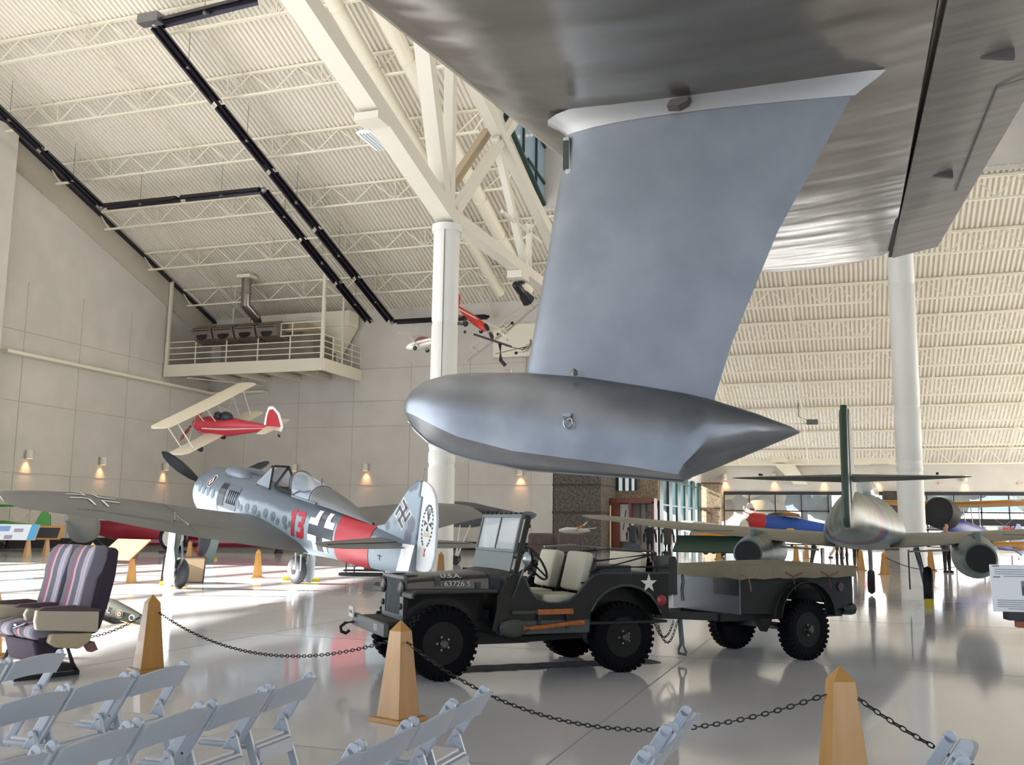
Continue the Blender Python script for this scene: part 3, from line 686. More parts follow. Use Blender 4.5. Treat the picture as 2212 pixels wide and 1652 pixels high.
MB().prism([(3.85, .5), (4.15, .5), (4.05, .95), (3.95, 1.0), (3.82, .9)], -.2, .2).build('headrest', mat('headrest_black', '#0d0d10', .7), fw, bevel=.05)
sec = [(4.32, .38, 1.08-.56), (4.6, .37, .93-.55), (4.95, .35, .86-.54)]
def can_ring(x, w, h, z0): return [(x, -w*math.cos(t)*(1 if t < PI/2 else 1), z0+h*math.sin(t)**.8) for t in [PI*i/10 for i in range(11)]]
def open_loft(rings, nm, mt, par, **k):
    m = MB(); n = len(rings[0]); vs = [p for r in rings for p in r]
    m.add(vs, [(j*n+i, j*n+i+1, (j+1)*n+i+1, (j+1)*n+i) for j in range(len(rings)-1) for i in range(n-1)]); return m.build(nm, mt, par, **k)
can = open_loft([[(4.0+.34*(1-math.sin(t)**.8), -.36*math.cos(t), .55+.52*math.sin(t)**.8) for t in [PI*i/10 for i in range(11)]], can_ring(4.7, .35, .42, .54), can_ring(5.05, .33, .33, .53)], 'canopy_glazing', CG, fw, smooth=40)
fr_ = MB().tube([(4.0+.34*(1-math.sin(t)**.8), -.365*math.cos(t), .55+.525*math.sin(t)**.8) for t in [PI*i/10 for i in range(11)]], .02, 6)
fr_.beam((4.35, -.37, .55), (5.3, -.34, .53), .03, .04).tube([(5.0, -.335*math.cos(t), .53+.345*math.sin(t)**.8) for t in [PI*i/10 for i in range(11)]], .018, 6)
fr_.tube([(4.35, -.37, .57), (4.6, -.36, .70), (4.75, -.35, .69), (5.0, -.33, .76)], .014, 5)
fr_.build('canopy_frame', FGW, fw)
open_loft([can_ring(5.05, .335, .34, .53), can_ring(5.3, .31, .33, .51), can_ring(5.7, .25, .28, .49), can_ring(6.2, .18, .20, .45), can_ring(6.7, .10, .10, .41), can_ring(7.0, .04, .04, .38)], 'canopy_fairing', FGW, fw, smooth=40)
MB().tube([(4.9, 0, .88), (4.9, 0, 1.02)], .01, 5).build('mast', BLACK, fw)
MB().tube([(4.75, -.33, -.64), (4.82, -.33, -.98), (4.98, -.30, -.98), (4.92, -.30, -.64)], .018, 6).build('step', mat('step_white', '#d8d8d4', .5), fw)

# ---------------------------------------------------------------- twin jet seen from behind
JG = mat('jet_mottle', '#5f6a5d', .45, hex2='#6f7871', scale=1.6, mix=(.4, .6))
def jet_mat():
    m = bpy.data.materials.new('jet_fuselage'); m.use_nodes = True; nt = m.node_tree; N = nt.nodes; L = nt.links; b = N['Principled BSDF']; b.inputs['Roughness'].default_value = .4
    tc = N.new('ShaderNodeTexCoord'); sp = N.new('ShaderNodeSeparateXYZ'); L.new(tc.outputs['Object'], sp.inputs[0])
    n = N.new('ShaderNodeTexNoise'); n.inputs['Scale'].default_value = 2.2; n.inputs['Detail'].default_value = 4; L.new(tc.outputs['Object'], n.inputs['Vector'])
    r = N.new('ShaderNodeValToRGB'); r.color_ramp.elements[0].position = .42; r.color_ramp.elements[1].position = .6; r.color_ramp.elements[0].color = lin('#4a5a49'); r.color_ramp.elements[1].color = lin('#6b736d'); L.new(n.outputs[0], r.inputs[0])
    z = N.new('ShaderNodeMapRange'); z.interpolation_type = 'SMOOTHSTEP'; z.inputs['From Min'].default_value = -.22; z.inputs['From Max'].default_value = .12; L.new(sp.outputs['Z'], z.inputs['Value'])
    m1 = N.new('ShaderNodeMixRGB'); L.new(z.outputs[0], m1.inputs[0]); m1.inputs[1].default_value = lin('#76878a'); L.new(r.outputs[0], m1.inputs[2])
    def band(lo, hi, col, prev):
        a = N.new('ShaderNodeMath'); a.operation = 'GREATER_THAN'; L.new(sp.outputs['X'], a.inputs[0]); a.inputs[1].default_value = lo
        c = N.new('ShaderNodeMath'); c.operation = 'LESS_THAN'; L.new(sp.outputs['X'], c.inputs[0]); c.inputs[1].default_value = hi
        d = N.new('ShaderNodeMath'); d.operation = 'MULTIPLY'; L.new(a.outputs[0], d.inputs[0]); L.new(c.outputs[0], d.inputs[1])
        x = N.new('ShaderNodeMixRGB'); L.new(d.outputs[0], x.inputs[0]); L.new(prev, x.inputs[1]); x.inputs[2].default_value = lin(col); return x.outputs[0]
    o = band(-8.35, -8.05, '#8a2226', m1.outputs[0]); o = band(-8.05, -7.5, '#1c2f70', o)
    L.new(o, b.inputs['Base Color']); return m
JF = jet_mat(); JGR = mat('jet_green', '#2a4133', .45, hex2='#3f4f41', scale=2.5); JW = mat('jet_wing', '#7d7a6c', .4, hex2='#6f6e62', scale=1.5); JB = mat('jet_bluegrey', '#6d8085', .45, hex2='#4d6255', scale=1.8, mix=(.42, .58))
me = thing('jet_fighter', 'mottled green twin jet fighter seen from behind, red and blue bands round its tail', 'aircraft', (.5, 28.09, 1.55), R(86.67))
def tri_ring(x, w, zt, zb, n=24):
    out = []
    for i in range(n):
        t = 2*PI*i/n; c, s_ = math.cos(t), math.sin(t); k = (s_+1)/2
        ww = w*(1-.55*k**1.4); z = zb+(zt-zb)*(.5+.5*math.copysign(abs(s_)**.85, s_))
        out.append((x, ww*math.copysign(abs(c)**.8, c), z))
    return out
st = [(-10.15, .05, .35, .02), (-9.9, .18, .62, -.0), (-9.2, .38, .72, -.10), (-8.4, .56, .74, -.20), (-7.5, .70, .74, -.27), (-6.5, .82, .74, -.33), (-5.5, .95, .76, -.38), (-4.5, 1.02, .80, -.42), (-3.5, .98, .85, -.45), (-2.5, .76, .8, -.42), (-1.4, .5, .5, -.3), (-.6, .28, .25, -.18), (-.1, .08, .06, -.06)]
MB().loft([tri_ring(*s_) for s_ in st]).build('fuselage', JF, me, smooth=40)
MB().ball((-3.5, -.0, .82), (1.2, .30, .42), 16, 10).build('canopy', glass('jet_canopy', '#b9c4c8', .08, .5), me, smooth=60)
fin = MB().prism([(-8.3, .6), (-8.8, .95), (-9.25, 1.5), (-9.6, 2.05), (-9.75, 2.13), (-10.0, 2.13), (-10.1, 2.0), (-10.05, .9), (-9.95, .45), (-8.4, .55)], -.085, .085).build('tail_fin', JGR, me, bevel=.04)
MB().prism([(-9.98, 2.14), (-10.15, 2.18), (-10.22, 1.9), (-10.35, 1.2), (-10.40, .7), (-10.38, .2), (-10.28, .07), (-10.12, .06), (-10.02, .5), (-10.06, 1.2)], -.06, .06).build('rudder', JGR, me, bevel=.03)
for s in (-1, 1):
    tp = wing_loft(MB(), [(s*.05, -9.2, -10.05, .93, 1), (s*1.2, -9.45, -10.05, .93, .8), (s*1.85, -9.65, -10.0, .93, .5), (s*1.98, -9.75, -9.92, .93, .3)], .17, 0).build('tailplane', mat('jet_tail_grey', '#505c58', .45, hex2='#39463f', scale=3), me, smooth=50)
    MB().tube([(-9.9, s*1.45, .98), (-10.15, s*1.45, .97)], .025, 6).build('balance_horn', BLACK, tp)
    w = wing_loft(MB(), [(s*.55, -3.0, -5.65, -.20, 1, -.34), (s*2.2, -3.35, -5.65, -.10, .95, -.2), (s*4.2, -4.15, -5.75, .08, .85, 0), (s*5.9, -4.8, -5.95, .24, .7, .19), (s*6.2, -5.1, -5.9, .28, .3, .26)], .12, .01).build('wing', JW, me, smooth=50)
    MB().beam((-5.5, s*.9, -.42), (-5.55, s*1.7, -.37), .5, .03, (0, 0, 1)).build('flap', mat('flap_grey', '#8a867a', .5), w)
    if s > 0: MB().prism([(-5.45, -.16), (-6.0, -.50), (-5.95, -.53), (-5.4, -.21)], 2.0, 4.0).build('flap', mat('flap_green', '#3a5043', .5), w)
    MB().box((-5.62, s*3.6, -.04), (.03, 1.8, .01)).build('aileron_gap', BLACK, w)
    na = MB().lathe([(.27, 3.75), (.30, 3.74), (.36, 3.2), (.44, 2.2), (.46, 1.4), (.42, .5), (.33, .05), (.28, 0)], (-3.15, s*2.2, -.5), (-1, 0, 0), n=32).build('engine_nacelle', JB, me, smooth=40)
    MB().lathe([(.265, .02), (.25, -.5), (.01, -.5)], (-6.9, s*2.2, -.5), (-1, 0, 0), n=24).build('exhaust', mat('exhaust_black', '#0b0c10', .7), na, smooth=40)  # plain near-black colour inside the exhaust, cone included
    MB().lathe([(.01, -.1), (.06, -.2), (.10, -.35), (.12, -.5)], (-6.9, s*2.2, -.5), (-1, 0, 0), n=16).build('exhaust_cone', mat('exhaust_black', '#0b0c10', .7), na, smooth=40)
    MB().beam((-4.2, s*2.2, -.3), (-6.2, s*2.2, -.12), .34, .4, (0, 0, 1), w2=.1, h2=.25).build('pylon', JB, na)
    leg = MB().tube([(-4.9, s*1.05, -.35), (-4.75, s*1.22, -1.15)], .06, 8).build('gear_leg', STEEL, me)
    wh = MB().lathe([(.1, -.09), (.3, -.10), (.37, -.07), (.40, 0), (.37, .07), (.3, .10), (.1, .09)], (-4.7, s*1.26, -1.14), (0, 1, 0), n=28).build('wheel', RUBBER, me, smooth=40)
    MB().lathe([(.02, -.1), (.16, -.1), (.2, 0), (.16, .1), (.02, .1)], (-4.7, s*1.26, -1.14), (0, 1, 0), n=16).build('hub', BLACK, wh)
    MB().prism([(-4.4, -.4), (-5.0, -.4), (-4.95, -1.0), (-4.6, -1.25), (-4.4, -1.1)], s*.88, s*.91).build('gear_door', mat('jet_door', '#3b3c44', .5), me)
MB().tube([(-2.2, 0, -.3), (-2.15, 0, -1.2)], .05, 8).build('nose_leg', STEEL, me)
MB().lathe([(.1, -.07), (.25, -.08), (.31, 0), (.25, .08), (.1, .07)], (-2.1, 0, -1.23), (0, 1, 0), n=24).build('nose_wheel', RUBBER, me, smooth=40)
for s, lab in ((-1, 'yellow wheel chock behind the right wheel of the twin jet'), (1, 'yellow wheel chock behind the left wheel of the twin jet')):
    q = me.matrix_basis if False else Matrix.Translation((.5, 28.09, 0)) @ Matrix.Rotation(R(86.67), 4, 'Z')
    p = q @ Vector((-5.1, s*1.26, .08))
    tag(MB().prism([(-.09, 0), (.09, 0), (.05, .15), (-.09, .15)], -.09, .09, 'x').build('wheel_chock', mat('chock_yellow', '#c9b32a', .6)), lab, 'wheel chock', 'yellow wheel chocks')
    o = COL.objects[-1]; o.location = (p.x, p.y, 0)

# ---------------------------------------------------------------- jeep and its trailer
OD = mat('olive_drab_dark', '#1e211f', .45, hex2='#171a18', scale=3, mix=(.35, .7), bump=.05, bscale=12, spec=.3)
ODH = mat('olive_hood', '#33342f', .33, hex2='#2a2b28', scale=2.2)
ODL = mat('olive_light', '#3b4244', .4); CUSH = mat('cream_canvas', '#cbc6b2', .8, bump=.1, bscale=40); STENC = mat('stencil_white', '#d5d6cf', .6)
WOODO = mat('orange_tool_handle', '#a8622d', .5, hex2='#8f4f22', scale=8, stretch=(6, 1, 1)); FRM = mat('frame_black', '#191a1b', .6)
TREAD = mat('knobbly_tyre', '#0d0d10', .85, bump=.2, bscale=50, spec=.12)
def wheel(par, x, y, s, r=.365, nm='wheel'):
    """chunky bar tread tyre, rim and hub"""
    w = MB().lathe([(.20, -.07), (.25, -.085), (.31, -.085), (.345, -.072), (.352, 0), (.345, .072), (.31, .085), (.25, .085), (.20, .07)], (x, y, r), (0, 1, 0), n=40)
    for i in range(34):
        for q in (-1, 1):
            a = 2*PI*(i+(.5 if q > 0 else 0))/34; c, sn = math.cos(a), math.sin(a)
            mm = Matrix.Translation((x+.352*c, y+q*.042, r+.352*sn)) @ Matrix.Rotation(-a, 4, 'Y')
            w.box((0, 0, 0), (.028, .078, .036), mm); 
            mm = Matrix.Translation((x+.328*c, y+q*.082, r+.328*sn)) @ Matrix.Rotation(-a, 4, 'Y')
            w.box((0, 0, 0), (.055, .018, .030), mm)
    o = w.build(nm, TREAD, par, smooth=35)
    rm = MB().lathe([(.21, .075), (.205, .055), (.19, .05), (.17, .03), (.10, .045), (.085, .055), (.08, .075), (.01, .08)], (x, y, r), (0, s, 0), n=28).build('rim', mat('rim_dark', '#1a1b19', .6, spec=.2), o, smooth=35)
    MB().lathe([(.045, .07), (.045, .125), (.03, .14), (.005, .14)], (x, y, r), (0, s, 0), n=14).build('hub', mat('hub_steel', '#4c4c4a', .35, .6), rm, smooth=35)
    m = MB()
    for i in range(5):
        a = 2*PI*i/5; m.cyl((x+.065*math.cos(a), y+s*.07, r+.065*math.sin(a)), (x+.065*math.cos(a), y+s*.09, r+.065*math.sin(a)), .011, n=6)
    m.build('wheel_nut', STEEL, rm)
    MB().lathe([(.20, -.06), (.20, .06)], (x, y, r), (0, 1, 0), n=24, closed=False).build('rim_barrel', OD, rm)
    return o
jp = thing('jeep', 'dark olive open military jeep with U.S.A. stencilled on its hood', 'jeep', (-4.486, 10.124, 0), R(-138.5), sc=1.037)
for x in (0, -2.03):
    for s in (-1, 1): wheel(jp, x, s*.62, s)
# chassis
m = MB()
for s in (-1, 1): m.beam((.42, s*.33, .50), (-2.55, s*.33, .48), .06, .10)
m.box((-.1, 0, .36), (.10, 1.15, .10)).box((-2.03, 0, .36), (.10, 1.15, .10)).ball((-.02, -.15, .34), .14).ball((-2.03, 0, .34), .15)
for x in (-.02, -2.03):
    for s in (-1, 1): m.tube([(x+.42, s*.42, .47), (x+.2, s*.42, .40), (x, s*.42, .37), (x-.2, s*.42, .40), (x-.42, s*.42, .47)], .03, 6)
m.box((-.75, .1, .40), (.7, .35, .22)).box((-1.3, .35, .40), (.7, .25, .12)).tube([(-.4, .45, .42), (-1.0, .5, .36), (-1.55, .5, .38)], .035)
m.build('chassis', FRM, jp)
# tub
side = [(-.55, .44), (-.55, .82), (-.70, 1.03), (-.80, 1.03), (-.86, .98), (-.92, .86), (-1.0, .78), (-1.12, .74), (-1.24, .735), (-1.36, .76), (-1.46, .83), (-1.56, .94), (-1.64, 1.01), (-1.72, 1.035), (-2.56, 1.035), (-2.56, .58)]
arch = [(-2.03+.46*math.cos(t), .46+.43*math.sin(t)) for t in [R(170-i*16) for i in range(11)]]
arch = [(x, z) for x, z in arch if x > -2.5][::-1]
arch = [(-2.03-.44, .56)]+[(-2.03-.45*math.cos(t), .48+.43*math.sin(t)) for t in [R(18+i*15.5) for i in range(10)]]+[(-1.60, .44)]
prof = side+arch
tub = None
m = MB()
for s in (-1, 1): m.prism(prof, s*.735, s*.715)
m.box((-2.55, 0, .80), (.02, 1.46, .46)).box((-1.55, 0, .52), (2.0, 1.44, .03)).box((-.66, 0, .72), (.02, 1.44, .56))
for s in (-1, 1): m.box((-2.06, s*.56, .93), (.98, .31, .02)).box((-2.06, s*.41, .73), (.98, .02, .40))
tub = m.build('body_tub', OD, jp, bevel=.006)
m = MB()
for s in (-1, 1): m.tube([(x, s*.73, z) for x, z in side[2:15]], .012, 6)
m.tube([(-2.03-.45*math.cos(t), .735, .48+.43*math.sin(t)) for t in [R(18+i*15.5) for i in range(10)]], .014, 6)
m.build('rolled_edge', ODL, tub)
MB().box((-1.08, .745, .50), (1.0, .03, .13)).build('side_step', ODL, tub)
# hood and cowl
def hood_ring(x, w, z, h, n=9):
    pts = []
    for i in range(n):
        t = i/(n-1)*PI; c = math.cos(t); s_ = math.sin(t)
        pts.append((x, w*math.copysign(abs(c)**.35, c), z-.14+h*(abs(s_)**.45)))
    return [(x, w, .84)]+pts+[(x, -w, .84)]
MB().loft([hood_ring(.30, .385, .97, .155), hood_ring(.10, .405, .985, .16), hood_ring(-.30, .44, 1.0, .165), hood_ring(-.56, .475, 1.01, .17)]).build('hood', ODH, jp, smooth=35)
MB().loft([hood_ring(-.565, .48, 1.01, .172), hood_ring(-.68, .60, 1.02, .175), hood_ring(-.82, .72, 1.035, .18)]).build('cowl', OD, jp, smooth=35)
MB().box((-.02, .425, .955), (.05, .03, .10)).build('hood_latch', ODL, jp)
MB().box((-.44, .475, .90), (.05, .03, .08)).build('hood_latch', ODL, jp)
m = MB().box((.22, .22, .99), (.16, .07, .03)).box((.22, -.22, .99), (.16, .07, .03)); m.build('hood_block', FRM, jp)
Mx = plane_M((-.16, .415, 1.004), (-1, .08, 0), (0, -.62, .78))
text('U.S.A.', .070, Mx, 'hood_lettering', STENC, jp, sx=1.3)
text('63726 S', .072, plane_M((-.22, .456, .925), (-1, .10, 0), (0, -.06, 1)), 'hood_lettering', STENC, jp, sx=1.2)
# grille with upright slots
g = MB().box((.315, 0, .985), (.04, .80, .035)).box((.315, 0, .585), (.04, .74, .05))
for i in range(10): g.box((.315, -.225+i*.05, .78), (.035, .016, .38))
for s in (-1, 1): g.box((.315, s*.335, .78), (.04, .13, .40))
gr = g.build('grille', mat('grille_paint', '#4f5759', .4), jp, bevel=.004)
MB().box((.26, 0, .78), (.02, .6, .36)).build('radiator', FRM, gr)
for s in (-1, 1):
    MB().lathe([(.085, .0), (.09, .02), (.075, .035), (.01, .045)], (.32, s*.335, .885), (1, 0, 0), n=20).build('headlamp', mat('lamp_glass_dark', '#101214', .3, spec=.4), gr, smooth=40)
    MB().lathe([(.03, 0), (.032, .02), (.01, .03)], (.33, s*.335, .70), (1, 0, 0), n=12).build('marker_lamp', FRM, gr)
    # fenders
    f = [(.35, .80), (.345, .85), (.32, .872), (.26, .875), (-.55, .875), (-.55, .845), (.26, .845), (.31, .84), (.325, .80)]
    fe = MB().prism(f, s*.38, s*.735).build('fender', OD, jp, bevel=.008)
    MB().prism([(.33, .84), (-.5, .84), (-.58, .46), (-.45, .46), (-.38, .66), (-.2, .78), (.1, .78), (.27, .68), (.33, .55)], s*.385, s*.40).build('inner_wing', OD, fe)
    MB().tube([(.34, s*.735, .81), (.335, s*.735, .85), (.31, s*.735, .868), (.26, s*.735, .872), (-.55, s*.735, .872)], .012, 6).build('fender_edge', ODL, fe)
    MB().box((-.60, s*.735, .66), (.12, .012, .40), Matrix.Rotation(R(-12), 4, 'Y')).build('mud_strip', OD, fe)
MB().box((-.12, 0, .70), (.82, .80, .34)).box((-.35, 0, .55), (.5, .78, .2)).build('engine_bay', FRM, jp)
# bumper with lettering and hooks
bp = MB().box((.57, 0, .50), (.05, 1.30, .13)).build('bumper', ODL, jp, bevel=.006)
text('REK', .09, plane_M((.597, .36, .50), (0, 1, 0), (0, 0, 1)), 'bumper_lettering', STENC, bp)
m = MB()
for s in (-1, 1): m.beam((.55, s*.33, .5), (.30, s*.33, .52), .05, .10)
m.build('bumper_horn', FRM, bp)
MB().tube([(.6, -.58, .47), (.68, -.60, .46), (.73, -.60, .42), (.72, -.60, .37), (.67, -.60, .35), (.63, -.6, .38)], .018, 8).build('tow_hook', FRM, bp)
pl = MB().box((.62, -.58, .58), (.015, .20, .11)).build('unit_plate', mat('plate_pale', '#c9c9c4', .5), bp)
text('F2 AG', .05, plane_M((.629, -.58, .58), (0, 1, 0), (0, 0, 1)), 'plate_lettering', FRM, pl, ext=.001)
MB().prism([(.30, .56), (.52, .56), (.50, .52), (.30, .50)], -.45, .45).build('front_apron', FRM, jp)
# windscreen
wm = Matrix.Translation((-.76, 0, 1.04)) @ Matrix.Rotation(R(-13), 4, 'Y')
wf = MB(wm).box((0, 0, .11), (.02, 1.12, .20)).box((0, 0, .225), (.035, 1.14, .03)).box((0, 0, .60), (.035, 1.16, .035))
for s in (-1, 1): wf.box((0, s*.555, .41), (.035, .035, .40))
wf.box((0, .0, .41), (.03, .022, .37))
wfo = wf.build('windscreen_frame', mat('windscreen_paint', '#5a6362', .4), jp, bevel=.004)
for s in (-1, 1): MB(wm).box((0, s*.28, .41), (.006, .52, .35)).build('windscreen_glass', glass('jeep_glass', '#e8f1f8', .03, .35), wfo)
m = MB(wm)
for i in range(8): m.box((.0, -.5+i*.143, .628), (.03, .03, .02))
m.build('top_fastener', FRM, wfo)
MB().beam((-.80, .60, 1.02), (-.95, .60, 1.62), .03, .05, (1, 0, 0)).build('windscreen_pivot', FRM, wfo)
# mirror
mi = MB().tube([(-.72, .74, .80), (-.78, .80, 1.0), (-.84, .83, 1.18)], .010, 6).build('mirror_arm', ODL, jp)
MB().lathe([(.065, 0), (.07, .015), (.03, .04), (.01, .045)], (-.84, .83, 1.19), (1, .2, 0), n=20).build('mirror', mat('mirror_back', '#8f989b', .25, .7), mi, smooth=40)
# steering wheel, levers, dash
sw = thing('steering_wheel', '', '') if False else None
sm = Matrix.Translation((-1.14, .34, 1.13)) @ Matrix.Rotation(R(-58), 4, 'Y')
st = MB(sm).tube([(.205*math.cos(2*PI*i/28), .205*math.sin(2*PI*i/28), 0) for i in range(28)], .013, 8, True)
for i in range(3): a = 2*PI*i/3+.5; st.beam((0, 0, -.02), (.2*math.cos(a), .2*math.sin(a), 0), .02, .012)
st.cyl((0, 0, -.35), (0, 0, 0), .02).cyl((0, 0, -.03), (0, 0, .015), .04)
st.build('steering_wheel', BLACK, jp)
MB().box((-.88, 0, .93), (.04, 1.38, .16)).build('dashboard', OD, jp)
MB().tube([(-.95, .02, .55), (-1.05, .02, .85), (-1.12, .03, 1.0)], .012).tube([(-.98, -.1, .55), (-1.0, -.1, .8)], .012).build('gear_lever', BLACK, jp)
# seats
for s in (-1, 1):
    y = s*.36
    c = MB().box((-1.36, y, .76), (.46, .44, .11)).build('seat_cushion', CUSH, jp, bevel=.03)
    b = MB(Matrix.Translation((-1.58, y, .84)) @ Matrix.Rotation(R(-14), 4, 'Y')).box((0, 0, .21), (.13, .44, .42)).build('seat_back', CUSH, jp, bevel=.035)
    MB(Matrix.Translation((-1.58, y, .84)) @ Matrix.Rotation(R(-14), 4, 'Y')).box((-.085, 0, .19), (.05, .42, .38)).build('seat_back_cover', mat('seat_brown', '#4a4238', .8), b, bevel=.015)
    MB().tube([(-1.12, y-.2, .53), (-1.12, y-.2, .70), (-1.6, y-.2, .70), (-1.72, y-.2, 1.22)], .012).tube([(-1.12, y+.2, .53), (-1.12, y+.2, .70), (-1.6, y+.2, .70), (-1.72, y+.2, 1.22)], .012).build('seat_frame', FRM, c)
rs = MB().box((-2.28, 0, .78), (.34, .78, .10)).build('rear_seat', mat('rear_canvas', '#8c8468', .8), jp, bevel=.03)
MB().box((-2.47, -.02, 1.12), (.09, .76, .24), Matrix.Rotation(R(-8), 4, 'Y')).build('rear_backrest', CUSH, rs, bevel=.03)
# gear in the back, rails, can, spare wheel
MB().box((-1.98, .15, 1.06), (.50, .70, .09)).build('radio_case', mat('case_bluegrey', '#3f4552', .4), jp, bevel=.01)
m = MB()
for s in (-1, 1):
    m.tube([(-2.40, s*.70, 1.02), (-2.42, s*.70, 1.24)], .016).tube([(-1.64, s*.73, 1.16), (-2.42, s*.70, 1.24)], .014)
m.tube([(-2.42, -.70, 1.24), (-2.5, -.5, 1.26), (-2.5, .5, 1.26), (-2.42, .70, 1.24)], .016)
m.tube([(-1.66, .745, 1.10), (-2.55, .745, 1.10)], .02).tube([(-2.42, .70, 1.24), (-1.62, .70, 1.05)], .014)
m.tube([(-2.42, -.70, 1.24), (-1.3, -.66, 1.15)], .014)
m.build('hood_bow', BLACK, jp)
MB().tube([(-2.5, -.72, 1.265), (-2.1, -.72, 1.30), (-1.72, -.7, 1.28)], .012).build('bow_strap', mat('strap_silver', '#9a9c98', .4, .5), jp)
m = MB(); m.prism([(-2.57, .80), (-2.57, 1.16), (-2.59, 1.21), (-2.66, 1.21), (-2.68, 1.16), (-2.68, .80)], .40, .72)
m.tube([(-2.59, .56, 1.21), (-2.59, .56, 1.25), (-2.66, .56, 1.25), (-2.66, .56, 1.21)], .012)
m.build('fuel_can', mat('can_green', '#1d2120', .45), jp, bevel=.02)
sp = MB().lathe([(.20, -.07), (.25, -.085), (.31, -.085), (.352, -.06), (.36, 0), (.352, .06), (.31, .085), (.25, .085), (.20, .07)], (-2.67, -.20, .86), (1, 0, 0), n=36)
for i in range(34):
    a = 2*PI*i/34; sp.box((0, 0, 0), (.035, .035, .15), Matrix.Translation((-2.67, -.20+.36*math.cos(a), .86+.36*math.sin(a))) @ Matrix.Rotation(a, 4, 'X') @ Matrix.Rotation(R(90), 4, 'Y'))
sp.build('spare_wheel', TREAD, jp, smooth=35)
MB().lathe([(.055, 0), (.06, .015), (.02, .03)], (-2.46, .737, .745), (0, 1, 0), n=18).build('side_reflector', mat('reflector_red', '#8c1c22', .3), jp, smooth=40)
star = [(-2.31+(.105 if i % 2 == 0 else .04)*math.sin(i*PI/5), .925+(.105 if i % 2 == 0 else .04)*math.cos(i*PI/5)) for i in range(10)]
MB().prism(star, .737, .7395).build('star_marking', STENC, jp)
MB().box((-2.62, 0, .50), (.10, .5, .12)).box((-2.72, 0, .50), (.12, .12, .06)).build('tow_hitch', FRM, jp)
# tools strapped to the side
ax_ = MB().beam((-.70, .765, .655), (-1.36, .765, .655), .035, .030).build('axe', mat('axe_head_green', '#33382f', .5), jp)
MB().beam((-.98, .772, .655), (-1.38, .772, .655), .045, .052).build('axe_handle', WOODO, ax_)
sh = MB().tube([(-.98, .785, .50), (-.62, .77, .50)], .012).ball((-.72, .775, .50), (.16, .02, .09)).build('shovel', mat('shovel_green', '#33382f', .5), jp)
MB().tube([(-.82, .79, .50), (-.90, .79, .495), (-1.1, .79, .51), (-1.35, .79, .535), (-1.50, .79, .54)], [.030, .024, .024, .024, .032], 8).build('shovel_handle', WOODO, sh)
m = MB()
for x in (-1.0, -1.32): m.box((x, .75, .58), (.03, .06, .20))
m.build('tool_strap', FRM, jp)
# mat under the jeep
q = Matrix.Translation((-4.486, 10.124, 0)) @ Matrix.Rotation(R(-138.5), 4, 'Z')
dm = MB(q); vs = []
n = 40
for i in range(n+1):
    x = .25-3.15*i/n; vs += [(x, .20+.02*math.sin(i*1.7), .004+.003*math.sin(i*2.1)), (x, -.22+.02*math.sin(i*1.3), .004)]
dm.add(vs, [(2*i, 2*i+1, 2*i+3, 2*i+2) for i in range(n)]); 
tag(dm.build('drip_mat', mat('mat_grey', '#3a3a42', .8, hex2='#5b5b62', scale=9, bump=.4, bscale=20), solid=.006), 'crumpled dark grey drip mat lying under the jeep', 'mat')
# trailer
tr = thing('cargo_trailer', 'two-wheeled olive cargo trailer under a laced canvas cover', 'trailer', (-1.092, 13.332, 0), R(-130.03))
for s in (-1, 1): wheel(tr, 0, s*.62, s)
ODT = mat('trailer_olive', '#242523', .5, hex2='#1d1e1c', scale=3, spec=.25); ODF = mat('trailer_front', '#5a5f64', .4)
m = MB(); arch = [(-.45*math.cos(t), .49+.44*math.sin(t)) for t in [R(8+i*16.4) for i in range(11)]]
sp_ = [(1.02, .58), (1.02, 1.04), (-.92, 1.04), (-.92, .66), (-.55, .56)]+arch+[(.55, .56)]
for s in (-1, 1): m.prism(sp_, s*.60, s*.58)
m.box((-.92, 0, .83), (.02, 1.2, .42)).box((.05, 0, .60), (1.9, 1.16, .02))
bd = m.build('body', ODT, tr, bevel=.006)
f = MB().box((1.03, 0, .80), (.02, 1.2, .46)).build('front_panel', ODF, bd)
MB().box((1.05, .38, .90), (.01, .42, .22)).build('data_panel', BLACK, f)
MB().tube([(1.05, -.42, 1.0), (1.06, -.40, .9), (1.055, -.43, .8), (1.06, -.41, .66)], .010, 6).build('brake_hose', BLACK, f)
m = MB()
for (x, y) in ((1.06, -.62), (-.93, .55)): m.tube([(x, y, .82), (x+math.copysign(.05, x), y, .82), (x+math.copysign(.05, x), y, .72), (x, y, .72)], .009, 6)
m.build('grab_handle', BLACK, bd)
MB().tube([(-.47*math.cos(t), .605, .49+.455*math.sin(t)) for t in [R(4+i*17.2) for i in range(11)]], .022, 8).build('wheel_arch_edge', ODT, bd)
for s in (-1, 1):
    arcp = [(-.47*math.cos(t), .49+.455*math.sin(t)) for t in [R(4+i*17.2) for i in range(11)]]
    m = MB(); n = len(arcp); m.add([(x, s*.60, z) for x, z in arcp]+[(x, s*.72, z) for x, z in arcp], [(i, i+1, n+i+1, n+i) for i in range(n-1)])
    m.build('mudguard', ODT, bd, solid=.012)
CV = mat('canvas_cover', '#837c66', .85, hex2='#756e58', scale=3, bump=.3, bscale=18)
cv = MB(); nu, nv = 16, 10
def cvp(i, j):
    x = 1.06-2.02*i; y = -.64+1.28*j; return (x, y, 1.125+.055*math.sin(PI*i)*math.sin(PI*j)-.02*math.sin(PI*j)*0)
cv.grid(cvp, nu, nv)
per = [(1.06-2.02*i/16, -.64) for i in range(17)]+[(-.96, -.64+1.28*i/10) for i in range(1, 11)]+[(-.96+2.02*i/16, .64) for i in range(1, 17)]+[(1.06, .64-1.28*i/10) for i in range(1, 10)]
k = len(per); a_ = [(x, y, 1.125) for x, y in per]; b_ = [(x*1.004, y*1.012, .985+.008*math.sin(i*1.9)) for i, (x, y) in enumerate(per)]
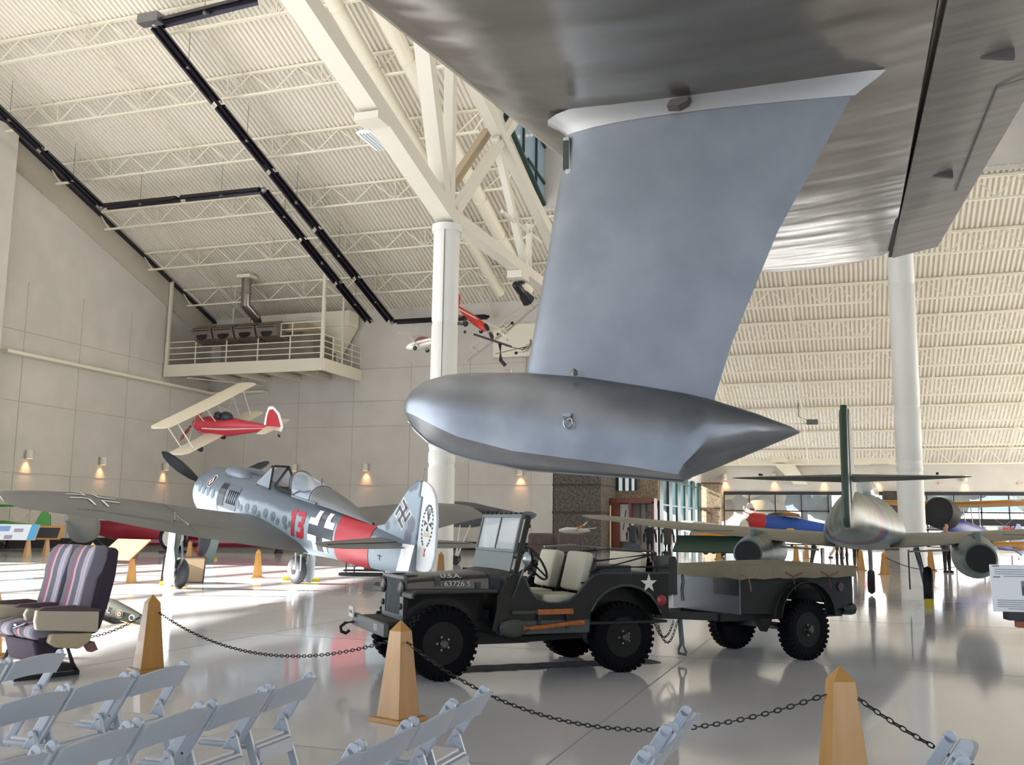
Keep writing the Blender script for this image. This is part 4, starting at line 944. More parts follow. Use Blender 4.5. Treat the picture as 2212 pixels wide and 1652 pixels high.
cv.add(a_+b_, [(i, (i+1) % k, k+(i+1) % k, k+i) for i in range(k)])
cvo = cv.build('canvas_cover', CV, tr, smooth=30)
LC = mat('lace_tan', '#a3855a', .7); LP = mat('lace_pink', '#7c4a3e', .7)
for j, (x, mt) in enumerate(((.92, LC), (.18, LP), (-.45, LP))):
    MB().tube([(x+.14, .655, 1.06), (x+.02, .665, 1.0), (x-.16, .655, 1.05)], .007, 5).tube([(x+.02, .66, 1.0), (x+.0, .66, .92), (x-.02, .655, .84)], .006, 5).build('lace', mt, cvo)
m = MB()
for s in (-1, 1): m.beam((-.9, s*.42, .52), (1.2, s*.42, .53), .05, .09).beam((1.1, s*.42, .53), (1.85, s*.05, .56), .05, .09)
m.box((0, 0, .365), (.08, 1.15, .08))
for s in (-1, 1): m.tube([(.5, s*.45, .46), (.25, s*.45, .40), (0, s*.45, .38), (-.25, s*.45, .40), (-.5, s*.45, .46)], .03, 6)
m.prism([(.62, .5), (.40, .5), (.50, .34)], .38, .5)
ch = m.build('drawbar_chassis', FRM, tr)
MB().lathe([(.04, 0), (.06, .03), (.06, .09), (.04, .12)], (1.85, 0, .55), (1, 0, 0), n=14).build('lunette', FRM, ch)
lg = MB().beam((1.52, .08, .56), (1.50, .10, .20), .05, .035).tube([(1.50, .10, .22), (1.50, .17, .12), (1.50, .17, .09), (1.50, .04, .09), (1.50, .04, .14), (1.50, .10, .24)], .016, 6).build('stand_leg', mat('leg_grey', '#6d7076', .4, .3), tr)
m = MB()
for k2 in range(2):
    def cp(t): return Vector((1.86-.26*t, .02+.06*k2+.05*t, .48-.9*t*(1-t)*(.85+.25*k2)))
    for i in range(16):
        p, q_ = cp(i/16), cp((i+1)/16); c = (p+q_)/2; d = (q_-p).normalized(); L_ = (q_-p).length*.62; r_, u_ = m.frame_of(d, (0, 1, 0))
        if i % 2: r_ = u_
        m.tube([c+d*L_*math.cos(a)+r_*.014*math.sin(a) for a in [2*PI*k3/8 for k3 in range(8)]], .005, 4, True)
m.build('safety_chain', FRM, tr)
MB().cyl((-.90, .42, .56), (-1.12, .42, .56), .07, .08, 8).build('bumper_roller', FRM, tr)
MB().cyl((-.70, .603, .86), (-.70, .615, .86), .055, n=14).build('reflector', mat('dull_red', '#4a2224', .4), tr)

# ---------------------------------------------------------------- white folding chairs
CHW = mat('chair_white_resin', '#b6bec9', .35, spec=.6)
SEATM = mat('chair_seat_pad', '#d2d0d2', .5)
def chair0():
    t = thing('folding_chair', 'x', 'chair')
    for s in (-1, 1):
        y = s*.205
        P = Vector((.0, y, .77)); Q = Vector((-.47, y, .02))
        d = (Q-P).normalized(); b = MB().beam(P+d*.03, Q, .022, .052, (1, 0, 0))
        m2 = MB(); c = P+d*.03
        b.prism([(c.x+.026*math.cos(a), c.z+.026*math.sin(a)) for a in [2*PI*i/16 for i in range(16)]], y-.011, y+.011)
        b.build('stile', CHW, t, bevel=.004)
        yy = s*.178
        l = MB().beam((-.155, yy, .52), (.03, yy, .02), .02, .042, (1, 0, 0))
        l.prism([(-.155+.021*math.cos(a), .525+.021*math.sin(a)) for a in [2*PI*i/14 for i in range(14)]], yy-.010, yy+.010)
        lo = l.build('rear_leg', CHW, t, bevel=.003)
        MB().cyl((-.163, y+s*.012, .515), (-.163, y-s*.03, .515), .006, n=8).build('rivet', BLACK, lo)
    # curved top rail, arched and wrapped behind the stiles
    m = MB(); n = 14; rings = []
    for i in range(n+1):
        k = i/n; y = -.205+.41*k; arch = .024*math.sin(PI*k); bow = .035*math.sin(PI*k); taper = 1-.25*abs(2*k-1)**3
        zt = .742+arch; zb = .622+arch*.8; x0 = .012+bow*.0+.02*math.sin(PI*k)
        lean = (.77-.70)*.0
        rings.append([(x0+.010-(.745-zt)*.62, y, zt), (x0+.010+.018-(.745-zt)*.62, y, zt), (x0+.010+.018-(.745-zb)*.62, y, zb), (x0+.010-(.745-zb)*.62, y, zb)])
    m.loft(rings).build('top_rail', CHW, t, smooth=50)
    s_ = MB().box((-.275, 0, .435), (.36, .345, .022)).build('seat_frame', CHW, t, bevel=.008)
    MB().box((-.275, 0, .452), (.31, .30, .022)).build('seat_pad', SEATM, s_, bevel=.01)
    MB().box((-.085, 0, .395), (.016, .33, .07)).build('apron', CHW, t)
    MB().cyl((-.01, -.178, .14), (-.01, .178, .14), .010).build('stretcher', CHW, t)
    MB().cyl((-.40, -.205, .14), (-.40, .205, .14), .010).build('front_stretcher', CHW, t)
    return t
c0 = chair0(); used = False
rows = [('A', -4.80, 5.225, 2, 'back'), ('B', -3.78, 5.10, 4, 'second'), ('C', -2.86, 4.995, 5, 'third'), ('D', -1.81, 4.97, 4, 'fourth'), ('E', -.75, 4.80, 3, 'fifth'), ('F', .365, 4.655, 2, 'right')]
where = {'A': 'farthest left row, in front of the airline seats', 'B': 'second row from the left', 'C': 'third row from the left', 'D': 'fourth row, beside the wooden post by the jeep', 'E': 'fifth row, cut by the photo\'s lower edge', 'F': 'rightmost row, beyond the near wooden post'}
ordn = ['farthest chair', 'second farthest chair', 'third farthest chair', 'fourth farthest chair', 'nearest chair']
for r, u, v1, n, _ in rows:
    for i in range(n):
        v = v1-.22-i*.487+random.uniform(-.006, .006)
        lab = 'white folding chair, %s of the %s' % (ordn[i], where[r]); 
        lab = ' '.join(lab.split()[:16])
        jit = random.uniform(-.015, .015)
        if not used: o = c0; used = True
        else: o = dup(c0)
        o.location = (u+jit, v, 0); o.rotation_euler.z = random.uniform(-.02, .02); o['label'] = lab; o['group'] = 'white folding chairs in rows'
# ---------------------------------------------------------------- wooden barrier posts and chains
WD = mat('honey_maple', '#b88845', .35, hex2='#a97a3a', scale=2.2, stretch=(5, 5, .5), mix=(.35, .7), coat=.2)
def post0():
    t = thing('barrier_post', 'x', 'barrier post')
    MB().lathe([(.24, 0), (.24, .035)], n=4).build('plinth', WD, t, bevel=.004)
    MB().lathe([(.175, .035), (.092, .715), (.004, .80)], n=4).build('shaft', WD, t, bevel=.003)
    pl_ = MB().box((.0735, 0, .635), (.006, .035, .085), Matrix.Rotation(0, 4, 'Z')).build('socket_plate', BLACK, t)
    MB().tube([(.075, .0, .65), (.095, 0, .645), (.095, 0, .62), (.075, 0, .615)], .004, 5).build('ring', BLACK, pl_)
    return t
p0 = post0()
for o in p0.children:
    if o.name.startswith(('plinth', 'shaft')):
        o.data.transform(Matrix.Rotation(R(45), 4, 'Z'))
POSTS = [((-3.56, 7.60), 19+45+8, 'honey wood barrier post in front of the jeep bumper'), ((-.10, 6.287), 22, 'honey wood barrier post at lower right beside the trailer'),
 ((-7.14, 8.98), 19+40, 'honey wood barrier post right of the airline seats'), ((-15.9, 24.4), 30, 'small wooden post under the fighter between its wheels'),
 ((-24.1, 32.3), 20, 'small wooden post beside the red ball'), ((1.0, 37.6), 25, 'small wooden post under the twin jet tail'),
 ((-6.3, 49.8), 20, 'small wooden post in the bright sun patch by the left engine'), ((-9.45, 9.1), 50, 'short wooden post seen behind the left airline seat'),
 ((-2.63, 49.8), 20, 'distant wooden post, left of the close pair under the jet wing'), ((-2.37, 54.6), 20, 'distant wooden post, right of the close pair under the jet wing'),
 ((.23, 40.7), 20, 'wooden post beside the nose wheel of the jet'), ((2.8, 42.0), 20, 'wooden post behind the right main wheel of the jet'),
 ((.2, 60), 20, 'far wooden post behind the walking visitor'), ((-12.7, 27.9), 25, 'wooden post behind the fighter\'s right wheel'), ((-24.0, 27.0), 30, 'wooden post behind the slanted sign board'), ((-11.0, 26.0), 30, 'wooden post behind the jeep radiator')]
first = True
for (x, y), rz, lab in POSTS:
    o = p0 if first else dup(p0); first = False
    o.location = (x, y, 0); o.rotation_euler.z = R(rz); o['label'] = lab; o['group'] = 'wooden barrier posts'
CHN = mat('chain_black', '#17171a', .6, .2)
def chain(a, b, sag, lab, pitch_=.042, wire=.0042):
    a, b = Vector(a), Vector(b); n = int((b-a).length*1.02/pitch_); m = MB()
    def P(t): p = a.lerp(b, t); p.z -= sag*4*t*(1-t); return p
    for i in range(n):
        p, q = P(i/n), P((i+1)/n); c = (p+q)/2; d = (q-p).normalized(); r, u = m.frame_of(d, (0, 0, 1))
        if i % 2: r, u = u, r
        L = pitch_*.66; w = .0125
        m.tube([c+d*math.cos(k*PI/5)*L+r*math.sin(k*PI/5)*w for k in range(10)], wire, 4, True)
    return tag(m.build('barrier_chain', CHN), lab, 'chain', 'chains between the barrier posts')
chain((-7.08, 9.0, .62), (-3.66, 7.62, .63), .27, 'black chain from the post by the airline seats to the post by the jeep')
chain((-3.48, 7.56, .63), (-.18, 6.3, .63), .41, 'black chain sagging between the two nearest wooden posts')
chain((-.02, 6.27, .63), (2.2, 4.5, .63), .32, 'black chain running from the near post out of the right edge')
chain((-9.35, 9.15, .60), (-7.2, 9.0, .62), .33, 'black chain behind the airline seats', )
chain((1.05, 37.55, .6), (3.2, 33, .6), .3, 'black chain from the post under the twin jet', .09, .008)
# ---------------------------------------------------------------- pair of airline seats
def fabric():
    m = bpy.data.materials.new('striped_airline_fabric'); m.use_nodes = True; nt = m.node_tree; N = nt.nodes; L = nt.links; b = N['Principled BSDF']; b.inputs['Roughness'].default_value = .9
    tc = N.new('ShaderNodeTexCoord'); sp = N.new('ShaderNodeSeparateXYZ'); L.new(tc.outputs['Object'], sp.inputs[0])
    a = N.new('ShaderNodeMath'); a.operation = 'MULTIPLY_ADD'; a.inputs[1].default_value = 1/.49; a.inputs[2].default_value = 0; L.new(sp.outputs['Y'], a.inputs[0])
    f = N.new('ShaderNodeMath'); f.operation = 'FRACT'; L.new(a.outputs[0], f.inputs[0])
    r = N.new('ShaderNodeValToRGB'); r.color_ramp.interpolation = 'CONSTANT'; L.new(f.outputs[0], r.inputs[0])
    E = [(0, '#6f6b78'), (.22, '#a8505e'), (.27, '#6f6b78'), (.30, '#b9a9b0'), (.34, '#8f8d98'), (.37, '#5f5d6b'), (.55, '#8b8a96'), (.60, '#c0b6bc'), (.63, '#8f4a58'), (.66, '#9b9aa8'), (.80, '#7b7886')]
    r.color_ramp.elements[0].color = lin(E[0][1]); r.color_ramp.elements[1].position = E[1][0]; r.color_ramp.elements[1].color = lin(E[1][1])
    for p, c in E[2:]: e = r.color_ramp.elements.new(p); e.color = lin(c)
    L.new(r.outputs[0], b.inputs['Base Color']); return m
FAB = fabric(); MAR = mat('dark_aubergine', '#352a3a', .85); BEI = mat('beige_plastic', '#b9b09c', .4); BRN = mat('armrest_brown', '#54424a', .6)
hd = math.atan2(-.93, -.37)
se = thing('airline_seat_pair', 'pair of striped airline seats with beige armrests', 'seat', (-8.0, 8.30, 0), hd, sc=1.06)
for i in range(2):
    y0 = (0.245 if i == 0 else -.245)
    rings = []
    for z, x, w, th in ((.42, -.20, .215, .12), (.55, -.235, .225, .13), (.75, -.275, .205, .12), (.92, -.31, .20, .125), (1.0, -.33, .225, .15), (1.12, -.36, .235, .15), (1.20, -.385, .215, .13), (1.24, -.40, .16, .08)):
        q = []
        for k in range(20):
            t = 2*PI*k/20; c, s_ = math.cos(t), math.sin(t)
            fx = th/2*math.copysign(abs(s_)**.6, s_); fy = w*math.copysign(abs(c)**.35, c)
            if s_ > 0: fx += .06*(abs(fy)/w)**3
            q.append((x+fx, y0+fy, z))
        rings.append(q)
    b = MB().loft(rings).build('backrest', FAB, se, smooth=50)
    m = MB()
    sh = [(-.22, .40), (-.26, .55), (-.31, .75), (-.35, .95), (-.40, 1.18), (-.47, 1.235), (-.54, 1.20), (-.52, .95), (-.47, .70), (-.40, .45), (-.36, .40)]
    m.prism(sh, y0-.225, y0+.225).build('back_shell', MAR, b, bevel=.03)
    cu = [(-.20, .40), (-.20, .48), (.10, .53), (.24, .50), (.27, .44), (.22, .38)]
    MB().prism(cu, y0-.22, y0+.22).build('seat_cushion', FAB, se, bevel=.03)
for y, k in ((.50, 0), (0, 1), (-.50, 2)):
    sh = [(-.34, .62), (.26, .66), (.27, .56), (.25, .48), (-.34, .42)] if k != 1 else [(-.25, .60), (.12, .64), (.15, .58), (.13, .52), (-.25, .50)]
    a = MB().prism(sh, y-.03, y+.03).build('armrest', BEI, se, bevel=.012)
    MB().prism([(-.35, .64), (-.36, .615), (.25, .655), (.20, .685), (-.1, .69)], y-.032, y+.032).build('arm_pad', BRN, a, bevel=.008)
MB().prism([(-.28, .42), (.12, .44), (.14, .36), (.06, .31), (-.16, .28), (-.26, .34)], .47, .55).build('side_skirt', mat('beige_skirt', '#b8a98c', .4), se, bevel=.02)
MB().prism([(-.3, .40), (.2, .40), (.16, .34), (-.25, .34)], -.45, .46).build('seat_pan', MAR, se)
MB().prism([(-.30, .34), (-.34, .26), (-.28, .24), (-.22, .32)], .45, .55).build('recline_lever', mat('lever_brown', '#7c5a55', .5), se)
m = MB()
for y in (-.25, .25): m.tube([(.12, y, .36), (.20, y, .10), (.25, y, .03)], .022).tube([(-.15, y, .36), (-.25, y, .10), (-.30, y, .03)], .022).box((0, y, .022), (.62, .05, .04))
m.build('seat_leg', BLACK, se)
MB().prism([(-.10, .34), (.24, .38), (.18, .16), (.0, .18)], -.20, .45).build('life_vest_bag', MAR, se, bevel=.03)
MB().beam((.27, .1, .47), (.22, .24, .52), .04, .01).box((.25, .12, .50), (.05, .06, .02)).build('seat_belt', STEEL, se)
MB().prism([(-.42, .0), (-.2, .0), (-.18, .06), (-.26, .09), (-.4, .07)], -.35, .0).build('base_foot', BLACK, se)

# ---------------------------------------------------------------- hanging and distant aircraft
def pt(h, r=.45, **k): return mat('paint_'+h.strip('#'), h, r, **k)
def small_plane(name, label, loc, rz, pitch_=0, roll_=0, L=5, w=.4, h=.5, body='#ffffff', wing=None, wings=((.28, .45, 5.5, .9),), fin='#ffffff', cowl=None, wheels='#1a1a1a', prop=None, canopy=None, stripe=None, blades=2, gear=.55, group=None, sc=1., dihed=.03, fin_h=.9, tail_span=.34, struts=False, open_frame=False, gear_x=.3):
    """light aircraft, nose at -x; wings = (x fraction, z, span, chord)"""
    t = thing(name, label, 'aircraft', loc, R(rz), group, R(pitch_), R(roll_), sc)
    st = [(0, .25, .30), (.06, .7, .75), (.16, .95, .95), (.32, 1, 1), (.45, .92, .95), (.62, .6, .68), (.8, .32, .42), (.93, .14, .22), (1, .05, .12)]
    MB().loft([super_ring(-.4*L+f*L, .02*L*max(0, f-.5), w*a, h*b, 16, 2.6) for f, a, b in st]).build('fuselage', pt(body), t, smooth=50)
    if stripe: 
        m = MB()
        for s in (-1, 1): m.loft([[(-.4*L+f*L, s*(w*a+.012), .02*L*max(0, f-.5)+h*b*.10), (-.4*L+f*L, s*(w*a+.012), .02*L*max(0, f-.5)-h*b*.06)] for f, a, b in st[2:8]], False)
        m.build('stripe', pt(stripe), t)
    if cowl: MB().lathe([(w*.3, -.02*L), (w*.95, 0), (w*1.12, .03*L), (w*1.12, .13*L), (w*.9, .16*L)], (-.4*L, 0, 0), (1, 0, 0), n=20).build('cowling', pt(cowl), t, smooth=40)
    for i, (fx, z, sp, ch) in enumerate(wings):
        x = -.4*L+fx*L; S2 = sp/2
        wg = wing_loft(MB(), [(-S2, x+ch*.2, x+ch*.8, z+S2*dihed, .6), (-S2*.93, x+.03*ch, x+ch*.97, z+S2*dihed, .9), (0, x, x+ch, z, 1), (S2*.93, x+.03*ch, x+ch*.97, z+S2*dihed, .9), (S2, x+ch*.2, x+ch*.8, z+S2*dihed, .6)], .11, .02, 8).build('wing', pt(wing or body), t, smooth=50)
    if len(wings) > 1:
        (fa, za, sa, ca), (fb, zb, sb, cb) = wings[:2]; m = MB()
        for s in (-1, 1):
            for q in (.15, .75):
                m.beam((-.4*L+fa*L+ca*q, s*sa*.36, za), (-.4*L+fb*L+cb*q, s*sb*.36, zb), .035, .05)
                m.beam((-.4*L+fa*L+ca*q, s*.35, za), (-.4*L+fb*L+cb*q, s*w*.7, h*.6), .03, .04)
            m.beam((-.4*L+fa*L+ca*.4, s*sa*.36, za), (-.4*L+fb*L+cb*.4, s*w, zb), .012, .012); m.beam((-.4*L+fa*L+ca*.4, s*.35, za), (-.4*L+fb*L+cb*.4, s*sb*.36, zb), .012, .012)
        m.build('strut', pt('#c9c6bd'), t)
    elif struts:
        fa, za, sa, ca = wings[0]; m = MB()
        for s in (-1, 1): m.beam((-.4*L+fa*L+ca*.4, s*sa*.27, za), (-.4*L+fa*L+ca*.4, s*w*.8, -h*.6), .04, .05)
        m.build('strut', pt('#c9c6bd'), t)
    fx0 = .6*L
    MB().prism([(fx0-.17*L, .02), (fx0-.10*L, fin_h*.65), (fx0-.05*L, fin_h*.98), (fx0+.0*L, fin_h), (fx0+.055*L, fin_h*.7), (fx0+.06*L, .1), (fx0+.03*L, -.12*fin_h), (fx0-.02*L, -.08)], -.03, .03).build('tail_fin', pt(fin), t, bevel=.02)
    if stripe: MB().prism([(fx0-.13*L, .12), (fx0-.085*L, fin_h*.58), (fx0-.045*L, fin_h*.86), (fx0+.0*L, fin_h*.88), (fx0+.035*L, fin_h*.62), (fx0+.04*L, .12), (fx0-.02*L, .05)], -.04, .04).build('fin_panel', pt(body), t)
    wing_loft(MB(), [(-L*tail_span/2, fx0-.10*L, fx0+.0*L, .1, .6), (0, fx0-.13*L, fx0+.03*L, .1, 1), (L*tail_span/2, fx0-.10*L, fx0+.0*L, .1, .6)], .08, 0, 6).build('tailplane', pt(wing or body), t, smooth=50)
    gz = -h-gear; gx = -.4*L+gear_x*L
    for s in (-1, 1): MB().beam((gx+.1, s*w*.6, -h*.7), (gx, s*(w+.35), gz+.15), .035, .05).beam((gx+.5, s*w*.6, -h*.7), (gx, s*(w+.35), gz+.15), .03, .03).build('gear_leg', pt('#c9c6bd'), t)
    for s in (-1, 1): MB().lathe([(q1*min(1, L/4.5), q2) for q1, q2 in [(.03, -.05), (.15, -.06), (.20, 0), (.15, .06), (.03, .05)]], (gx, s*(w+.38), gz+.15), (0, 1, 0), n=16).build('wheel', pt(wheels), t, smooth=40)
    MB().lathe([(.02, -.02), (.08, 0), (.02, .02)], (fx0-.01*L, 0, -.32), (0, 1, 0), n=10).build('tail_wheel', pt('#1a1a1a'), t)
    if prop:
        for k in range(blades):
            a = R(25)+2*PI*k/blades; c, s_ = math.cos(a), math.sin(a); r = L*.2
            MB().loft([[(-.43*L-.01*i, c*q-s_*ww*j, s_*q+c*ww*j) for i, j in ((0, -1), (1, 0), (2, 1), (1, .1))] for q, ww in ((.03, .05), (r*.4, .10), (r*.8, .09), (r, .02))]).build('propeller_blade', pt(prop), t)
        MB().lathe([(.01, -.12), (.09, 0), (.1, .05)], (-.42*L, 0, 0), (1, 0, 0), n=12).build('spinner', pt('#8b8c90'), t, smooth=40)
    if canopy: MB().ball((-.08*L, 0, h*.95), (.16*L, w*.7, h*.6), 14, 8).build('canopy', glass('cab_'+canopy.strip('#'), canopy, .1, .7), t, smooth=60)
    return t
sp = small_plane('biplane', 'red and cream biplane hanging below the steel platform', (-26.4, 37.5, 5.75), -9, 4, 27, L=5.0, w=.36, h=.44, body='#a92a37', wing='#ddd3bf', wings=((.08, 1.0, 5.8, 1.3), (.16, -.32, 5.2, 1.2)), fin='#ece6da', prop='#8d4a32', stripe='#efe9dd', gear=.5, fin_h=1.05, gear_x=.16, dihed=.01)
MB().ball((.1, 0, .45), (.38, .22, .26)).ball((-.25, -.12, .55), (.2, .16, .2)).build('cockpit_cover', pt('#15151d'), sp, smooth=60)
small_plane('high_wing_aircraft', 'small white and red high-wing plane hanging left of the column', (-18.6, 41.5, 9.9), -8, -9, 4, L=2.6, w=.17, h=.19, body='#f0ece4', wing='#cfc6ba', wings=((.22, .32, 3.4, .45),), fin='#f0ece4', stripe='#a5363a', canopy='#8c3b33', gear=.2, fin_h=.5, group='hanging model aircraft', struts=True)
small_plane('red_monoplane', 'bright red low-wing model hanging nose down right of the column', (-16.4, 42.0, 11.0), 180-25, -34, 10, L=2.9, w=.17, h=.2, body='#b32b22', wing='#c9bfb0', wings=((.26, .12, 4.6, .42),), fin='#b32b22', gear=.25, fin_h=.55, prop='#201c1c', group='hanging model aircraft')
small_plane('white_ultralight', 'long-winged pale glider hanging highest near the black spotlight', (-16.4, 46.2, 11.4), -71, 24, 40, L=2.6, w=.09, h=.10, body='#e9e2d8', wing='#c5bcae', wings=((.3, .25, 5.2, .6), (.3, -.25, 5.0, .55)), fin='#e9e2d8', gear=.2, fin_h=.4, group='hanging model aircraft')
small_plane('blue_nosed_model', 'small blue-nosed model with striped wing hanging beside the column', (-17.5, 41.9, 10.95), 60, 5, 0, L=1.5, w=.13, h=.14, body='#4c5160', wing='#a8463f', wings=((.2, .05, 2.0, .3),), fin='#4c5160', gear=.15, fin_h=.3, group='hanging model aircraft')
small_plane('grey_glider', 'grey model seen edge-on low beside the float strut', (-14.0, 42.6, 9.6), -55, 0, 18, L=1.6, w=.09, h=.1, body='#7b7570', wing='#6e6964', wings=((.3, .1, 3.0, .28),), fin='#7b7570', gear=.1, fin_h=.3, group='hanging model aircraft')
# grey tailed aircraft beyond the fighter
gp = small_plane('grey_twin', 'dark grey winged aircraft standing beyond the fighter tail', (-14.1, 36.0, 1.92), 20, 2, 0, L=4, w=.5, h=.5, body='#4d5058', wing='#3b3f48', wings=((.35, .15, 4.2, 1.4),), fin='#6d7078', gear=1.38, fin_h=.25)
MB().ball((-2.2, -2.2, -.1), (.5, .25, .25)).build('engine_pod', pt('#c9c8c4'), gp, smooth=60)
# yellow biplane at right, nose towards us
yb = small_plane('yellow_biplane', 'yellow-winged biplane with black engine cowling at right', (5.1, 47.9, 1.3), 60, 9, 0, L=7.4, w=.42, h=.48, body='#27418f', wing='#d79a22', wings=((.18, 1.22, 7.8, 1.3), (.24, -.45, 7.4, 1.2)), fin='#27418f', cowl=None, prop=None, gear=.45, fin_h=1.3)
MB().lathe([(.50, 0), (.64, .1), (.66, .6), (.60, .9)], (-3.7, 0, .45), (1, 0, 0), n=28).build('engine_cowling', pt('#101016', .65), yb, smooth=40)
MB().lathe([(.01, .06), (.5, .06)], (-3.7, 0, .45), (1, 0, 0), n=20).build('engine', pt('#0c0c12'), yb)
MB().prism([(-2.55+.33*(1 if i % 2 == 0 else .4)*math.cos(PI/2+i*PI/5), -2.7+.33*(1 if i % 2 == 0 else .4)*math.sin(PI/2+i*PI/5)) for i in range(10)], 1.10, 1.115, 'z').build('wing_star', pt('#e8e6df'), yb)
small_plane('yellow_trainer', 'bright yellow plane in the sun patch behind the jet wing', (-6.4, 56.2, .95), 10, 0, 0, L=5.5, w=.42, h=.5, body='#d9a21c', wing='#e0ac22', wings=((.25, -.15, 7, 1.3),), fin='#e0ac22', gear=.4, fin_h=.6, cowl='#8b8c90')
small_plane('blue_racer', 'blue, yellow and red plane with silver nose beyond the jet wing', (-3.4, 62.5, 1.75), 2, 6, 0, L=6.5, w=.42, h=.45, body='#2a52a8', wing='#c98a26', wings=((.3, .55, 7, 1.0),), fin='#c9302c', gear=.5, fin_h=1.1, cowl='#b32b2b', prop='#1c1c22', canopy='#1a1d22')
small_plane('orange_monoplane', 'low orange plane in the sun patch, nearer than the yellow one', (-6.6, 51.6, .9), -8, 0, 0, L=3.8, w=.35, h=.35, body='#cf8527', wing='#c9a05a', wings=((.3, .1, 4.2, 1.0),), fin='#cf8527', gear=.35, fin_h=.6)
tf = small_plane('striped_tail_aircraft', 'pale aircraft with red striped tail before the far windows', (-9.6, 68.5, 1.5), -25, 4, 0, L=6, w=.4, h=.4, body='#dfe3e6', wing='#dfe3e6', wings=((.3, .0, 8, 1.1),), fin='#efe6d8', gear=.5, fin_h=1.9)
for i in range(4): MB().box((3.62, 0, .45+i*.35), (.34, .09, .14)).build('tail_stripe', pt('#b5324a'), tf)
# green light aircraft and red hull by the left wall, fighter's white neighbour
small_plane('green_aircraft', 'bright green light aircraft by the left wall', (-38.0, 36.6, .95), 2, -4, 0, L=4.4, w=.45, h=.5, body='#4f8f43', wing='#53b640', wings=((.22, 1.2, 7.0, 1.1), (.3, -.42, 6, .8)), fin='#4f8f43', gear=.25, fin_h=.8)
hp = thing('helicopter', 'silver-grey helicopter nose on splayed legs behind the info panels', 'helicopter', (-34.6, 38.2, 0), R(-62), sc=.84)
MB().loft([super_ring(x, z, w, h, 18, 2.4) for x, z, w, h in ((-1.3, 1.35, .15, .2), (-1.15, 1.35, .55, .55), (-.6, 1.35, .8, .78), (0, 1.4, .85, .88), (.8, 1.5, .7, .75), (1.6, 1.7, .35, .4), (3.6, 1.9, .12, .15))]).build('body', pt('#8f9492', .4), hp, smooth=50)
MB().ball((-1.1, -.0, 1.05), (.25, .18, .22)).build('nose_opening', pt('#15171c'), hp)
for s in (-1, 1): MB().tube([(-.6, s*.45, .95), (-.8, s*1.0, .35), (-.9, s*1.25, .0)], .05, 8).build('leg', pt('#5f6468'), hp)
MB().beam((.2, 0, 2.5), (.2, 0, 2.9), .1, .1).build('mast', BLACK, hp)
MB().beam((.2, 0, 2.78), (-3.6, -.6, 2.72), .22, .04).beam((.2, 0, 2.78), (4, .6, 2.72), .22, .04).build('rotor_blade', pt('#2b2c30'), hp)
MB().cyl((-.2, -.9, 2.75), (-.2, -.9, 3.05), .16, .2).cyl((-.9, .9, 2.75), (-1.0, .95, 3.1), .06).build('rotor_hub', pt('#4b3433'), hp)
rb = thing('red_flying_boat', 'long red hull on a cradle behind the fighter', 'aircraft', (-29.4, 42.6, 0), R(12))
MB().loft([super_ring(x, z, w, h, 16, 2.6) for x, z, w, h in ((-7.6, 1.25, .05, .15), (-7.0, 1.15, .35, .4), (-5.5, .98, .62, .62), (-2, .88, .7, .65), (2, .88, .7, .6), (5, 1.2, .45, .45), (8, 1.3, .2, .3), (9, 1.35, .06, .15))]).build('hull', pt('#9c1f36', .4), rb, smooth=50)
MB().prism([(-5.4, .42), (5, .52), (5.2, .62), (-5.6, .60)], -.73, -.70).build('hull_stripe', pt('#a5687a'), rb)
for x in (-5, -1.5, 2.5, 6): MB().prism([(-.5, .0), (.5, 0), (.12, .4), (-.12, .4)], x-.06, x+.06, 'x').build('cradle', pt('#2c2b2e'), rb)
MB().box((-6.6, -.95, 1.75), (1.3, .04, .5)).build('name_board', pt('#c9bccb'), rb)
tag(MB().ball((0, 0, .32), (.30, .30, .32), 18, 12).cyl((0, 0, 0), (0, 0, .05), .2).build('red_sphere', pt('#9e1d2c', .25), smooth=60), 'glossy red ball on the floor under the fighter wing', 'ball'); COL.objects[-1].location = (-25.6, 35.2, 0)
tag(MB().box((0, 0, .04), (.9, .5, .08)).build('yellow_block', mat('chock_yellow', '#c9b32a', .6)), 'low yellow chock beside the red ball', 'wheel chock'); COL.objects[-1].location = (-25.1, 34.6, 0)
q = thing('black_ring_display', 'black ring with white centre standing before the red hull', 'display', (-31.2, 40.5, 0), R(20))
MB().lathe([(.62, -.1), (.72, 0), (.62, .1), (.5, 0)], (0, 0, .75), (0, 1, 0), n=28, closed=True).build('ring', BLACK, q, smooth=40)
MB().lathe([(.01, 0), (.52, 0), (.52, .04), (.01, .04)], (0, -.05, .72), (0, -1, 0), n=24).build('disc', pt('#dad7ce'), q)
MB().box((0, 0, .05), (1.2, .5, .1)).build('base', BLACK, q)
tag(MB().prism([(-.35, .95), (.35, .95), (.12, -.15+.15), (-.15, 0)], -.03, .03).build('grey_green_board', pt('#61706c')), 'hanging grey-green propeller board by the red ball', 'panel'); COL.objects[-1].location = (-22.6, 31.5, 0.02); COL.objects[-1].rotation_euler.z = R(20)
# wheel chocks of the fighter
for (x, y, rz, lab) in ((-15.55, 20.35, 20, 'yellow chock in front of the fighter\'s left wheel'), (-15.95, 20.7, 20, 'yellow chock behind the fighter\'s left wheel'), (-13.85, 23.75, 20, 'yellow chock right of the fighter\'s right wheel'), (-14.6, 24.1, 20, 'yellow chock left of the fighter\'s right wheel')):
    o = tag(MB().prism([(-.28, 0), (.28, 0), (.24, .09), (-.24, .09)], -.07, .07).build('wheel_chock', mat('chock_yellow', '#c9b32a', .6), bevel=.01), lab, 'wheel chock', 'yellow wheel chocks'); o.location = (x, y, 0); o.rotation_euler.z = R(rz+14)
